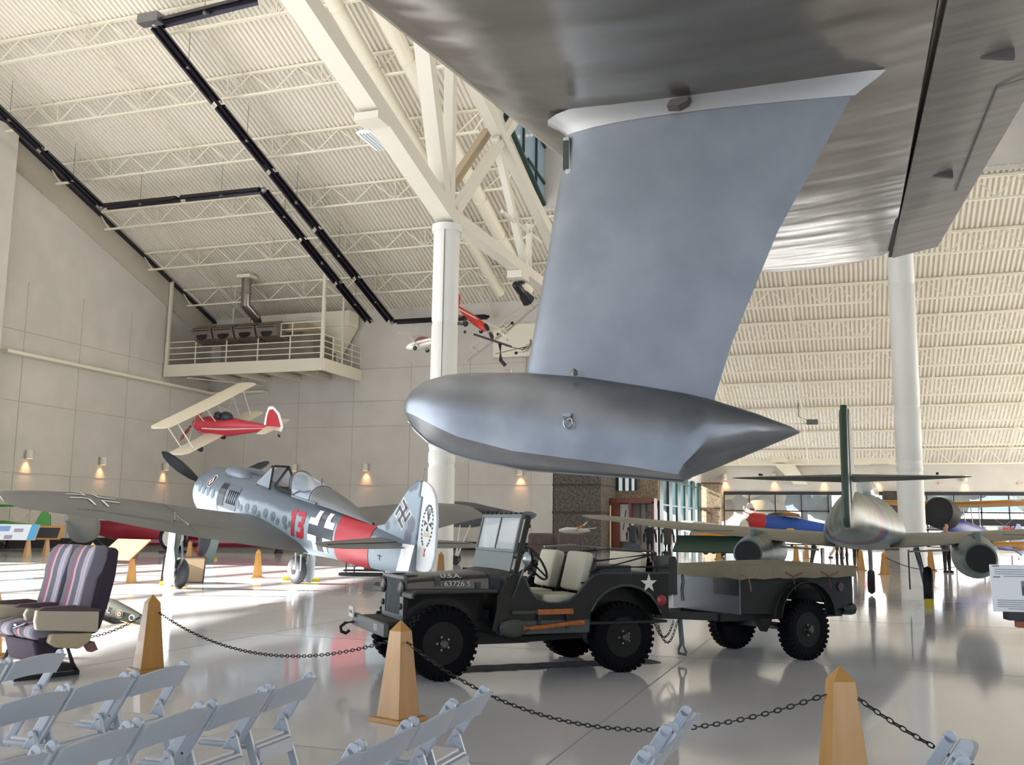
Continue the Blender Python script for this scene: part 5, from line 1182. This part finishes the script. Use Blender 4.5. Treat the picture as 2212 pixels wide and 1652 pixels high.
# displays on the floor
PW = mat('panel_maple', '#bd8850', .5, hex2='#b07c45', scale=3, stretch=(1, 6, 1))
def lectern(label, loc, rz, w, h, tilt, legs, face=None, fk='panel', lh=.85, group='slanted reading panels'):
    t = thing('reading_panel', label, 'information panel', loc, R(rz), group)
    mt = Matrix.Translation((0, 0, lh+h*.28)) @ Matrix.Rotation(R(tilt), 4, 'X')
    MB(mt).box((0, 0, 0), (w, h, .03)).build('board', PW, t, bevel=.004)
    for x in legs: MB().lathe([(.17, 0), (.075, lh)], (x, .05, 0), n=4).build('leg', WD, t)
    return t, mt
t, mt = lectern('wide blue and white reading panel behind the airline seats', (-32.3, 31.7, 0), 30, 2.0, .9, 42, (-.65, .65), lh=.74)
MB(mt).box((0, 0, .018), (1.96, .92, .008)).build('panel_face', pt('#dfe6f0', .3), t)
MB(mt).box((.82, 0, .024), (.30, .92, .004)).build('panel_band', pt('#5aa7d8', .3), t)
MB(mt).box((-.45, .2, .024), (.7, .32, .004)).build('panel_photo', pt('#7f9fd0', .3), t)
MB(mt).box((.25, .1, .024), (.35, .2, .004)).box((-.05, -.3, .024), (.3, .22, .004)).build('panel_photo', pt('#9d93ab', .3), t)
t, mt = lectern('small reading panel with a dark picture, right of the blue one', (-32.1, 33.4, 0), 30, 1.2, .85, 42, (0,), lh=.74)
MB(mt).box((0, -.03, .018), (.92, .62, .008)).build('panel_picture', pt('#20232d', .2), t)
t, mt = lectern('bare back of a large slanted board beside the fighter\'s left wheel', (-17.6, 20.9, 0), 169, 1.25, .80, -38, (-.42, .42), lh=.60)
t = thing('framed_board', 'brown board with dark frame leaning behind the fighter wheel', 'board', (-16.3, 21.6, 0), R(20))
bm_ = Matrix.Rotation(R(-12), 4, 'X')
MB(bm_).box((0, 0, .33), (1.05, .02, .62)).build('board', pt('#a08a70', .6), t)
m = MB(bm_)
for s in (-1, 1): m.box((s*.53, 0, .33), (.03, .035, .68)).box((0, 0, .33+s*.325), (1.06, .035, .03))
m.build('frame', pt('#2c2123', .5), t)
MB(bm_).box((-.38, -.014, .55), (.12, .004, .04)).build('sticker', WH, t)
# model fuselage with roundel by the seats
t = thing('model_fuselage', 'small camouflaged model fuselage with a roundel, on the floor', 'model aircraft', (-10.75, 12.8, .17), R(2), pitch=R(15), sc=.78)
MB().loft([super_ring(x, 0, w, h, 16, 2.3) for x, w, h in ((-.75, .03, .05), (-.6, .14, .17), (-.2, .15, .18), (.2, .11, .14), (.6, .06, .08), (.8, .02, .03))]).build('fuselage', pt('#4b4f49', .5), t, smooth=50)
text('SL', .17, plane_M((-.22, -.158, 0), (1, .03, 0), (0, 0, 1)), 'code_letters', STENC, t); text('O', .17, plane_M((.36, -.118, 0), (1, .15, 0), (0, 0, 1)), 'code_letters', STENC, t)
for r, c, o in ((.085, '#8d7a4a', .0), (.07, '#26282e', .004), (.045, '#a9a89f', .008), (.025, '#7a3b35', .012)): MB().lathe([(.001, 0), (r, 0), (r, .003)], (.08, -.145-o, 0), (0, -1, 0), n=18).build('roundel', pt(c), t)
MB().lathe([(.001, 0), (.05, .02), (.05, .06)], (-.8, 0, 0), (1, 0, 0), n=12).build('cowl', pt('#b7a27a'), t)
MB().beam((-.3, 0, -.05), (-.2, 0, -.22), .02, .02).box((-.15, 0, -.22), (.8, .3, .02)).build('stand', BLACK, t)
# engine on a low stand behind the fighter
t = thing('engine_stand', 'small engine on a low black stand behind the fighter wheel', 'engine', (-13.9, 27.0, 0), R(19))
MB().box((0, 0, .05), (1.45, .5, .08)).box((0, 0, .16), (1.2, .4, .04)).build('stand', BLACK, t)
MB().lathe([(.13, 0), (.16, .05), (.12, .1), (.05, .11)], (-.25, -.2, .42), (0, -1, 0), n=18).build('fan_wheel', STEEL, t, smooth=40)
MB().box((.2, 0, .36), (.38, .3, .36)).ball((.1, 0, .5), .16).cyl((.35, 0, .2), (.6, 0, .5), .06).build('engine_block', pt('#3e3a36', .5), t)
for x in (-.55, -.3, .6): MB().cyl((x, 0, .1), (x, 0, .5), .02).build('post', BLACK, t)
# bench seat backs
t = thing('bench_seat', 'taupe pair of padded seat backs seen over the jeep windscreen', 'seat', (-6.8, 23.1, 0), R(19))
for s in (-1, 1):
    b = MB().box((s*.335, 0, 1.0), (.64, .18, .78)).build('backrest', mat('taupe_cloth', '#6a5d5b', .9, hex2='#5f5352', scale=8), t, bevel=.08)
    MB().box((s*.335, -.095, 1.12), (.62, .01, .012)).build('seam', BLACK, b)
MB().box((0, .35, .5), (1.3, .6, .2)).box((0, .3, .2), (1.1, .5, .4)).build('seat_base', mat('taupe_dark', '#463d3c', .8), t)
for s in (-1, 1): MB().box((s*.69, .1, .6), (.06, .5, .25)).build('armrest', CUSH, t)
# little propeller piece with orange sleeve behind it
t = thing('white_float_plane', 'white winged model with an orange sleeve behind the seat backs', 'model aircraft', (-6.8, 24.5, 1.45), R(30), sc=.62)
MB().loft([super_ring(x, 0, w, h, 12) for x, w, h in ((-.5, .05, .05), (-.2, .2, .13), (.3, .16, .12), (.8, .04, .04))]).build('body', pt('#d9d6cf'), t, smooth=50)
MB().beam((-.2, -.3, .02), (.95, -.5, .12), .14, .03).build('wing', pt('#d9d6cf'), t)
MB().cyl((.15, -.25, .02), (.45, -.3, .22), .045).build('sleeve', pt('#b87436'), t); MB().cyl((.45, -.3, .22), (.62, -.32, .36), .03, .015).build('tip', pt('#e9e6df'), t)
MB().cyl((0, 0, -2.33), (0, 0, 0), .05).build('stand', BLACK, t)
tag(MB().lathe([(.0, 0), (.13, 0), (.16, .15), (.14, .38), (.02, .45)], n=18).build('silver_can_lamp', pt('#bdbfc4', .3), smooth=40), 'small silver canister on a stand behind the fighter rudder', 'lamp'); COL.objects[-1].location = (-8.3, 22.6, .95)
MB().cyl((0, 0, -.95), (0, 0, 0), .03).cyl((0, 0, -.95), (0, 0, -.9), .2).build('stand', BLACK, COL.objects[-1])
# mannequins in flying clothes, big tyre, display cabinet
def mannequin(label, loc, rz, col, trousers, hh=1.78):
    t = thing('mannequin', label, 'mannequin', loc, R(rz), 'mannequins in flying clothes')
    s = hh/1.78
    MB().loft([super_ring(z*s, 0, w*s, d*s, 14, 2.3) for z, w, d in ((.8, .17, .12), (1.0, .16, .11), (1.2, .18, .12), (1.38, .215, .12), (1.48, .18, .10), (1.53, .07, .07))]).build('jacket', col, t, smooth=50)
    o = COL.objects[-1]; o.data.transform(Matrix(((0, 1, 0, 0), (0, 0, 1, 0), (1, 0, 0, 0), (0, 0, 0, 1))))
    MB().lathe([(.05, 1.48*s), (.05, 1.56*s), (.075, 1.6*s), (.09, 1.68*s), (.08, 1.76*s), (.02, 1.80*s)], n=14).build('head', pt('#c9cdd3', .4), t, smooth=50)
    for q in (-1, 1):
        MB().tube([(q*.20*s, 0, 1.43*s), (q*.27*s, .02, 1.15*s), (q*.28*s, -.05, .85*s)], [.065, .055, .04], 10).build('sleeve', col, t, smooth=50)
        MB().tube([(q*.09*s, 0, .85*s), (q*.10*s, 0, .45*s), (q*.11*s, 0, .06)], [.10, .08, .065], 10).build('trouser_leg', trousers, t, smooth=50)
        MB().box((q*.11*s, -.05, .04), (.10, .26, .08)).build('shoe', BLACK, t, bevel=.02)
    return t
NV = pt('#12131f', .8); KH = pt('#3b342e', .8); OLV = pt('#2a2f36', .8)
mannequin('mannequin in dark blue uniform, middle of the three', (-8.75, 44.95, 0), 20, NV, NV)
mannequin('mannequin in brown flying suit, rightmost of the three', (-7.75, 43.85, 0), 15, KH, KH)
mannequin('mannequin in dark suit with straps, leftmost of the three', (-10.2, 48.0, 0), 25, OLV, OLV, 1.85)
m = MB().lathe([(.25, -.14), (.40, -.17), (.52, -.13), (.56, 0), (.52, .13), (.40, .17), (.25, .14)], (0, 0, .56), (0, 1, 0), n=30)
for i in range(26):
    a = 2*PI*i/26; m.box((0, 0, 0), (.05, .30, .06), Matrix.Translation((.56*math.cos(a), 0, .56+.56*math.sin(a))) @ Matrix.Rotation(-a, 4, 'Y'))
tag(m.build('tractor_tyre', pt('#3a4250', .6), smooth=35), 'big knobbly tyre standing before the display case', 'tyre'); COL.objects[-1].scale = (.75,)*3; COL.objects[-1].location = (-9.1, 42.6, .02); COL.objects[-1].rotation_euler.z = R(25)
CBW = mat('cherry_wood', '#7c3f26', .4, hex2='#6b331f', scale=3, stretch=(4, 4, .5))
t = thing('display_case', 'tall cherry wood display case with open bays', 'display case', (-12.5, 58.6, 0), 0)
MB().box((0, 0, 3.05), (2.9, 1.0, .3)).box((-1.35, -.0, 1.5), (.3, 1.0, 3.0)).box((.0, -.3, 1.5), (.16, .3, 3.0)).box((1.38, 0, 1.5), (.12, 1.0, 3.0)).box((-.95, -.3, 1.5), (.55, .3, 2.9)).build('frame', CBW, t)
MB().box((0, .45, 1.5), (2.7, .06, 2.9)).build('back_panel', pt('#9b9188'), t)
MB().box((-.4, -.1, 1.75), (.55, .05, 2.2)).build('white_banner', pt('#dedad4'), t)
MB().box((.45, .3, 1.7), (.02, .1, 2.4)).box((.8, .3, 1.9), (.03, .1, 2)).build('divider', BLACK, t)
MB().box((1.0, .25, 2.3), (.4, .03, .25)).build('notice', pt('#6c625c'), t)
MB().box((-.4, -.16, 1.9), (.05, .02, 1.2), Matrix.Rotation(R(8), 4, 'Y')).build('sash', BLACK, t)
tag(MB().box((0, 0, 1.35), (.06, .03, 2.7)).build('white_staff', pt('#d9c9a5')), 'thin pale staff standing beside the display case', 'pole'); COL.objects[-1].location = (-13.0, 55.2, 0)
# people in the distance
def person(label, loc, rz, top, legs, hh=1.75, stride=.0):
    t = thing('person', label, 'person', loc, R(rz), 'visitors in the distance'); s = hh/1.75
    b = MB().loft([[(w*s*math.copysign(abs(math.cos(a))**.8, math.cos(a)), d*s*math.sin(a), z*s) for a in [2*PI*k/14 for k in range(14)]] for z, w, d in ((.82, .16, .11), (1.0, .17, .12), (1.2, .18, .12), (1.38, .22, .12), (1.47, .17, .10), (1.50, .06, .06), (1.55, .055, .06), (1.60, .08, .09), (1.68, .085, .10), (1.75, .05, .06))]).build('body', pt('#b48a73', .7), t, smooth=60)
    MB().loft([[(w*s*1.06*math.copysign(abs(math.cos(a))**.8, math.cos(a)), d*s*1.1*math.sin(a), z*s) for a in [2*PI*k/14 for k in range(14)]] for z, w, d in ((.80, .17, .12), (1.0, .175, .125), (1.2, .185, .125), (1.38, .225, .125), (1.48, .16, .10))]).build('shirt', top, t, smooth=60)
    MB().ball((0, .015, 1.67*s), (.095, .11, .10)).build('hair', pt('#2b211c', .9), t, smooth=60)
    for q in (-1, 1):
        MB().tube([(q*.21*s, 0, 1.42*s), (q*.27*s, .03, 1.15*s), (q*.27*s, -.04, .88*s)], [.06, .05, .035], 8).build('sleeve', top, t, smooth=60)
        dy = q*stride
        MB().tube([(q*.09*s, 0, .86*s), (q*.10*s, -abs(dy)*.3+dy*.4, .47*s), (q*.10*s, dy, .07)], [.10, .075, .055], 8).build('trouser_leg', legs, t, smooth=60)
        MB().box((q*.10*s, dy-.05, .04), (.09, .26, .08)).build('shoe', BLACK, t, bevel=.02)
    return t
person('walking visitor in beige trousers and dark shirt beyond the jet', (-.95, 56.6, 0), 100, pt('#1b1b20'), pt('#d9cdb4', .8), 1.75, .28)
person('visitor in black coat standing right of the near post under the jet', (.1, 43.2, 0), 30, pt('#15151a'), pt('#1b1b20'))
person('visitor in dark clothes beside the white column', (-.6, 45.4, 0), 10, pt('#1d1a1c'), pt('#232126'))
person('visitor in dark blue jacket behind the jet\'s right wheel', (3.3, 40.9, 0), 40, pt('#1f2130'), pt('#1a1a22'), 1.8)
person('visitor in dark trousers near the jet\'s nose wheel', (-.4, 47.0, 0), 10, pt('#17171c'), pt('#17171c'))
# white sign at right on its stand
t = thing('sign_stand', 'white printed sign on a slim grey stand at the right edge', 'sign', (1.0, 7.0, 0), R(8))
SGM = Matrix.Translation((0, 0, 1.24)) @ Matrix.Rotation(R(-8), 4, 'X')
MB(SGM).box((.02, 0, 0), (.42, .012, .29)).build('sign_face', pt('#e4e6ea', .5), t)
MB(SGM).box((.07, -.008, 0), (.17, .003, .09)).build('sign_picture', mat('sign_photo', '#3b3a44', .6, hex2='#8c8b95', scale=14), t)
GL = pt('#7a7d88', .6); m = MB(SGM)
for i in range(4): m.box((.015+.0*(i == 3), -.0075, .115-i*.014), (.36-.1*(i == 3), .002, .004))
for i in range(5): m.box((.015, -.0075, -.075-i*.013), (.36-.12*(i == 4), .002, .004))
m.box((-.155, -.0075, .135), (.04, .002, .008)).box((-.155, -.0075, .068), (.04, .002, .008)); m.build('sign_text', GL, t)
MB().box((.06, .02, 1.07), (.34, .12, .05)).build('ledge', BLACK, t); MB().box((.08, .02, 1.02), (.26, .08, .04)).build('ledge_wood', pt('#8a4a2e'), t)
MB().cyl((.155, .05, 0), (.145, .02, 1.05), .014, n=10).build('pole', mat('pole_grey', '#8f94a0', .3, .6), t)
MB().cyl((.155, .05, 0), (.155, .05, .02), .16, n=24).build('base', BLACK, t)
# exit signs, sign in the window
for u in (6.3, 11.6):
    o = tag(MB().box((0, 0, 0), (.36, .06, .22)).build('exit_sign', mat('exit_white', '#d9cfc6', .5)), 'small red exit sign on the far wall', 'exit sign', 'exit signs on the far wall'); o.location = (u, 79.95, 5.0)
    text('EXIT', .17, plane_M((0, -.034, 0), (1, 0, 0), (0, 0, 1)), 'exit_lettering', mat('exit_red', '#c0252e', .5, emit=.8), o)
o = tag(MB().box((0, 0, 0), (1.5, .05, .7)).build('window_sign', pt('#2c3a52')), 'blue sign with white lettering in the far window', 'sign'); o.location = (4.9, 79.955, 3.05)
text('GREEN\nLEAVES', .30, plane_M((.1, -.03, .08), (1, 0, 0), (0, 0, 1)), 'sign_lettering', WH, o)
m = MB()
for x, c in ((9.3, '#dfe1e6'), (10.2, '#dfe1e6'), (12.2, '#dfe1e6')): pass
for i, (x, c, w) in enumerate(((8.4, '#e3e4e8', .9), (9.5, '#e3e4e8', .8), (10.6, '#a8293a', .8), (11.9, '#e3e4e8', 1.3))):
    o = tag(MB().box((0, 0, 0), (w, .04, .95)).build('wall_poster', pt(c)), ['white poster left of the pair by the far window', 'white poster right of the pair by the far window', 'red and white striped poster by the far window', 'wide white poster rightmost by the far window'][i], 'poster'); o.location = (x, 79.5, 1.35)
# wall sconces with warm light
def sconce(loc, n, lab):
    n = Vector(n); t = thing('wall_sconce', lab, 'wall lamp', loc, 0, 'wall sconces')
    MB().cyl(tuple(n*.22+Vector((0, 0, .22))), tuple(n*.22+Vector((0, 0, -.22))), .19, n=18).build('shade', pt('#d6d1c6'), t, smooth=40)
    MB().box(tuple(n*.05), (.14, .14, .2)).build('bracket', pt('#d6d1c6'), t)
    MB().cyl(tuple(n*.22+Vector((0, 0, -.221))), tuple(n*.22+Vector((0, 0, -.225))), .15, n=16).build('lamp_face', mat('warm_lamp', '#ffb070', .5, emit=2.5), t)
    l = light('sconce_light', 'SPOT', Vector(loc)+n*.24+Vector((0, 0, -.25)), 70, (1, .50, .20), (0, 0, 0), spot_size=R(75), spot_blend=.9, shadow_soft_size=.1)
    l.rotation_euler = (Vector((0, 0, -1))-n*.45).to_track_quat('-Z', 'Y').to_euler()
for loc, n, lab in (((-41, 40.8, 4.88), (1, 0, 0), 'wall sconce on the left wall, nearest the left edge'), ((-41, 46.25, 4.87), (1, 0, 0), 'wall sconce on the left wall, second from the left'), ((-41, 51.8, 4.87), (1, 0, 0), 'wall sconce near the corner, by the propeller tip'),
    ((-34.0, 56, 5.0), (0, -1, 0), 'wall sconce above the fighter cockpit'), ((-28.9, 56, 5.0), (0, -1, 0), 'wall sconce left of the white column'), ((-18.65, 56, 4.7), (0, -1, 0), 'wall sconce under the float'),
    ((-9.5, 80, 5.5), (0, -1, 0), 'far wall sconce, leftmost above the window ribbon'), ((-5.7, 80, 5.5), (0, -1, 0), 'far wall sconce, second from the left, above the jet tailplane'), ((-2.0, 80, 5.45), (0, -1, 0), 'far wall sconce left of the jet fin'), ((1.9, 80, 5.4), (0, -1, 0), 'far wall sconce right of the jet fin'), ((7.9, 80, 5.35), (0, -1, 0), 'far wall sconce at the right tip of the jet tailplane')):
    sconce(loc, n, lab)

# ---------------------------------------------------------------- steel platform with heater unit
PT = mat('platform_paint', '#ddd6c4', .5)
t = thing('equipment_platform', 'cream steel platform with railings hung in the wall corner', 'platform'); t['kind'] = 'thing'
zb = 10.45; x0, x1, y0, y1 = -40.9, -29.6, 51.2, 56
m = MB().beam((x0, y0, zb+.42), (x1, y0, zb+.42), .2, .75).beam((x1, y0, zb+.42), (x1, y1, zb+.42), .2, .75)
m.build('edge_beam', PT, t)
MB().box(((x0+x1)/2, (y0+y1)/2, zb+.65), (x1-x0, y1-y0, .06)).build('deck_plate', mat('deck_underside', '#b5ad9d', .6), t)
m = MB()
for u in (-38.6, -36.3, -34, -31.8): m.beam((u, y0, zb+.35), (u, y1, zb+.35), .14, .40)
m.build('joist', PT, t)
def rail(a, b, n):
    m = MB(); a, b = Vector(a), Vector(b)
    for z in (.35, .72, 1.09, 1.46): m.beam(a+Vector((0, 0, z)), b+Vector((0, 0, z)), .055, .055)
    for i in range(n+1): p = a.lerp(b, i/n); m.beam(p, p+Vector((0, 0, 1.46)), .06, .06)
    return m
rail((x0, y0, zb+.78), (x1, y0, zb+.78), 5).build('railing', PT, t); rail((x1, y0, zb+.78), (x1, y1, zb+.78), 4).build('railing', PT, t)
m = MB()
for z in (1.46, 1.85, 2.25): m.beam((x1-2.9, y0-.06, zb+.78+z), (x1, y0-.06, zb+.78+z), .055, .055)
m.beam((x1-2.9, y0-.06, zb+2.2), (x1-2.9, y0-.06, zb+3.03), .055, .055).beam((x1-2.1, y0-.06, zb+2.2), (x1-2.1, y0-.06, zb+3.03), .055, .055)
m.build('gate_rail', PT, t)
for (u, v) in ((-40.75, y0), (x1-.05, y0)): MB().beam((u, v, zb+.8), (u, v, roofz(v)-.2), .18, .18).build('hanger_post', PT, t)
for (u, v) in ((x1-.05, 53.6), (-38.3, 54.5), (-37.3, 54.9)): MB().beam((u, v, zb+.8), (u, v, roofz(v)-.2), .10, .10).build('hanger_rod', PT, t)
m = MB()
m.beam((x0+1.5, y0+.3, zb-.02), (x0+4.2, y1-.3, zb-.02), .05, .05).beam((x1-.5, y0+.3, zb-.02), (x1-3, y1-.3, zb-.02), .05, .05); m.build('cross_brace', PT, t)
UB = mat('unit_brown', '#7c7267', .5, hex2='#6e655b', scale=1.5)
t = thing('air_handling_unit', 'brown air handling unit with four round outlets on the platform', 'air handler', (-35.0, 53.3, zb+.90), R(0))
MB().box((.9, .2, .75), (6.6, 2.9, 1.9)).build('casing', UB, t, bevel=.03)
MB().prism([(-1.6, 1.7), (1.5, 1.7), (1.3, 2.1), (-1.2, 2.45)], -3.0, 3.6, 'x').build('sloped_hood', mat('unit_hood', '#9a8b74', .5), t)
for i in range(4):
    x = -3.6+i*1.55; g = MB().prism([(-2.5, 1.35), (-1.3, 1.15), (-1.2, 2.15), (-2.1, 2.3), (-2.75, 1.95)], x, x+1.42, 'x').build('outlet_box', mat('outlet_brown', '#6d6157', .5), t)
    MB().lathe([(.40, 0), (.40, .05), (.3, .06)], (x+.71, -2.55, 1.62), (0, -1, .35), n=20).build('outlet', BLACK, g)
    MB().box((x+.71, -2.70, 1.98), (1.2, .03, .05)).box((x+.71, -2.74, 1.85), (1.2, .03, .05)).build('slat', BLACK, g)
fl_ = MB().tube([(.1, -.9, 2.45), (.1, -1.4, 3.0), (-.1, -2.3, 3.6), (-.1, -2.3, 5.45)], .30, 16).lathe([(.33, 0), (.33, .12)], (-.1, -2.3, 4.3), n=16)
tag(fl_.build('flue_pipe', mat('flue_steel', '#8e8983', .3, .8), smooth=40), 'silver flue pipe rising from the air handler to the roof', 'pipe'); COL.objects[-1].location = (-35.0, 53.4, zb+.70)
MB().box((-.1, -2.3, 5.4), (.95, .8, .2)).build('flashing', WHITE, COL.objects[-1])
t = thing('air_duct', 'square cream air duct on the end wall beside the platform', 'duct')
MB().box((-33.3, 55.1, 14.35), (7.2, 1.3, 1.0)).build('duct_run', WHITE, t, bevel=.02)
MB().add([(-33.0, 54.5, 13.85), (-29.8, 54.5, 13.85), (-29.8, 55.8, 13.85), (-33.0, 55.8, 13.85), (-33.2, 54.5, 11.2), (-31.4, 54.5, 11.2), (-31.4, 55.8, 11.2), (-33.2, 55.8, 11.2)], [(0, 1, 2, 3), (4, 7, 6, 5), (0, 4, 5, 1), (1, 5, 6, 2), (2, 6, 7, 3), (3, 7, 4, 0)]).build('duct_drop', WHITE, t)
# ---------------------------------------------------------------- radiant tube heaters
def heater(label, path, name='tube_heater', rw=.62):
    t = thing(name, label, 'heater', group='tube heaters under the roof')
    for i, (a, b) in enumerate(zip(path[:-1], path[1:])):
        a, b = Vector(a), Vector(b); d = (b-a).normalized(); m = MB()
        r, u = m.frame_of(d, (0, 0, 1)); 
        n = max(1, int((b-a).length/4.2))
        MB().tube([a, b], .085, 10).build('burner_tube', DARKSTEEL, t, smooth=50)
        for q in range(n):
            p0_, p1_ = a.lerp(b, (q+.03)/n), a.lerp(b, (q+.97)/n)
            sec = [(-.30, -.10), (-.20, .10), (.20, .10), (.30, -.10)]
            m.add([p0_+r*x+u*z for x, z in sec]+[p1_+r*x+u*z for x, z in sec], [(j, j+1, j+5, j+4) for j in range(3)])
        m.build('reflector', mat('reflector_dark', '#2e2b36', .3, .6), t, solid=.02)
        for q in range(1, n+1):
            p = a.lerp(b, (q-.5)/n); MB().beam(p+Vector((0, 0, .05)), (p.x, p.y, roofz(p.y)-.05), .018, .018).box(tuple(p), (.12, .12, .22)).build('hanger', mat('hanger_grey', '#77726b', .5), t)
    for p in path[1:-1]: MB().ball(p, .16).build('elbow', STEEL, t, smooth=60)
    return t
def hz(v, d=2.0): return roofz(v)-d
heater('dark tube heater by the left wall, turning across the roof', [(-38.1, 20, hz(20)), (-38.1, 41.65, hz(41.65)), (-27.95, 41.75, hz(41.75)), (-27.95, 54.0, hz(54.0))])
heater('long dark tube heater down the middle of the left roof', [(-21.7, 31.3, hz(31.3)), (-26.85, 31.6, hz(31.6)), (-26.5, 54.1, hz(54.1)), (-20.2, 54.3, hz(54.3)+.1)])
MB().box((-26.9, 31.4, hz(31.3)), (1.0, .45, .4)).build('burner_box', STEEL, COL.objects[-1].parent)
tag(MB().beam((11.0, 47.6, roofz(47.6)-.9), (26, 47.6, roofz(47.6)-.9), .3, .3).build('far_tube_heater', DARKSTEEL), 'dark tube heater beyond the wing at the right edge', 'heater')
# fluorescent fixture and spotlight on the truss
t = thing('fluorescent_light', 'white two-tube light fixture hung beside the truss chord', 'ceiling light', (-13.9, 26.66, 13.5), R(2), sc=.62)
MB().prism([(-.42, 0), (-.16, .10), (.16, .10), (.42, 0), (.42, -.03), (-.42, -.03)], -1.25, 1.25).build('reflector', pt('#e9edf0', .4), t)
for x in (-.26, -.09, .09, .26): MB().cyl((x, -1.15, -.06), (x, 1.15, -.06), .035, n=10).build('tube', pt('#cdd8dc', .3), t)
for y in (-1.0, 1.0): MB().beam((0, y, .1), (0, y, .8), .02, .02).build('hanger', BLACK, t)
t = thing('spotlight', 'black theatre spotlight clamped under the truss', 'spotlight', (-12.55, 37.6, 11.0), R(0))
MB().lathe([(.10, -.62), (.15, -.55), (.17, -.2), (.15, 0), (.22, .15), (.26, .45), (.28, .5), (.02, .35)], (0, 0, 0), (.25, .8, -.45), n=20).build('lamp_body', BLACK, t, smooth=40)
MB().tube([(0, -.12, .1), (0, -.1, .45)], .03).box((0, -.1, .42), (.2, .3, .08)).build('yoke', BLACK, t)
# far wall duct
t = thing('far_wall_duct', 'long cream air duct along the far wall with a drop', 'duct')
MB().box((-3.7, 79.3, 6.72), (13.6, .9, .62)).build('duct_run', WHITE, t, bevel=.01)
m = MB()
for i in range(9): m.box((-9.6+i*1.5, 79.3, 6.72), (.05, .96, .68))
m.build('duct_flange', WHITE, t)
MB().box((-5.2, 79.0, 7.2), (1.2, 1.1, 1.3)).build('plenum', WHITE, t)
MB().add([(-5.6, 78.6, 6.4), (-4.1, 78.6, 6.4), (-4.1, 79.8, 6.4), (-5.6, 79.8, 6.4), (-4.2, 78.6, 4.9), (-3.2, 78.6, 4.9), (-3.2, 79.8, 4.9), (-4.2, 79.8, 4.9)], [(0, 1, 2, 3), (4, 7, 6, 5), (0, 4, 5, 1), (1, 5, 6, 2), (2, 6, 7, 3), (3, 7, 4, 0)]).build('drop', WHITE, t)
t = thing('ceiling_camera', 'small dark floodlight on a drop pipe under the far roof', 'floodlight', (-2.4, 70.2, 8.75), 0)
MB().box((0, 0, 0), (.75, .4, .35)).build('housing', pt('#55555a', .4), t, bevel=.03)
MB().tube([(-.2, 0, .1), (-.9, 0, .4), (-.9, 0, 1.6)], .03, 6).build('drop_pipe', BLACK, t)
# wall conduit and black wall bracket seen beside the strut
t = thing('hose_reel_arm', 'black bracket arm with hose hanging on the end wall', 'bracket', (-15.8, 43.0, 9.9), R(15))
MB().beam((-.9, 0, .55), (.9, 0, -.05), .18, .08).build('arm', pt('#3c3a3a'), t)
MB().tube([(.35, 0, .1), (.4, 0, -.7), (.62, 0, -.95)], .09, 10).build('hose', BLACK, t, smooth=50)
MB().beam((.6, 0, 0), (1.7, 0, -.25), .03, .03).build('wire', BLACK, t)
struct(MB().tube([(-18.4, 55.9, 12.5), (-18.4, 55.9, 8.9)], .06).tube([(-19.9, 55.9, 10.9), (-19.3, 55.9, 10.9), (-19.3, 55.9, 8.7), (-20.2, 55.9, 7.9)], .05).build('trim_9', WHITE), 'cream conduits on the end wall')
struct(MB().box((-18.6, 55.8, 12.6), (3.6, .35, 2.0)).box((-16.9, 55.8, 12.9), (.8, .5, 4.2)).build('trim_10', WHITE), 'boxed cream duct cover high on the end wall')
# ---------------------------------------------------------------- outside beyond the windows
g0 = MB().add([(-140, 82, -.4), (160, 82, -.4), (160, 260, 6), (-140, 260, 6)], [(0, 1, 2, 3)]).build('outdoor_ground', mat('outdoor_tarmac', '#b9b6ae', .9)); g0['kind'] = 'structure'
g1 = MB().add([(-140, -31, -.4), (-60, -31, -.4), (-60, 82, -.4), (-140, 82, -.4)], [(0, 1, 2, 3)]).build('outdoor_apron', mat('outdoor_tarmac', '#b9b6ae', .9)); g1['kind'] = 'structure'
LEAF = mat('autumn_leaves', '#26332f', .9, hex2='#3a443c', scale=1.2, bump=.8, bscale=2); LEAF2 = mat('golden_leaves', '#6e5634', .9, hex2='#575038', scale=1.2, bump=.8, bscale=2)
random.seed(3)
for i, (x, y, r, k) in enumerate(((-36, 128, 8, 0), (-20, 125, 7.5, 0), (-6, 136, 8.5, 0), (-11, 110, 5, 1), (10, 142, 8, 0), (26, 138, 8, 0), (44, 128, 8, 1))):
    t = thing('tree', ['bushy tree far left beyond the far windows', 'bluish tree beyond the far windows, second from left', 'broad tree in the middle beyond the far windows', 'golden tree glimpsed beyond the far windows', 'tree right of the middle beyond the far windows', 'tree beyond the right far windows', 'golden tree beyond the right far windows'][i], 'tree', (x, y, 0), 0, 'trees outside')
    m = MB()
    for q in range(26):
        a, b_ = random.uniform(0, 2*PI), random.uniform(-.5, 1); rr = r*.62*math.sqrt(max(.1, 1-b_*b_*.8)); c = (rr*math.cos(a), rr*math.sin(a), r*.9+b_*r*.6); s_ = r*random.uniform(.24, .38)
        m.ball(c, (s_, s_, s_*.85), 9, 6)
    m.build('crown', LEAF2 if k else LEAF, t, smooth=60)
    MB().cyl((0, 0, 0), (0, 0, r*.8), r*.06, r*.04).build('trunk', pt('#4b4038', .9), t)
t = thing('outbuilding', 'white sunlit building outside the far windows', 'building', (2.5, 112, 0), 0)
MB().box((0, 0, 3), (9, 6, 6)).build('wall', pt('#e6e2da', .8), t)
MB().box((0, -3.05, 3.2), (7.5, .05, 3.4)).build('window', pt('#9fb8c6', .2), t)
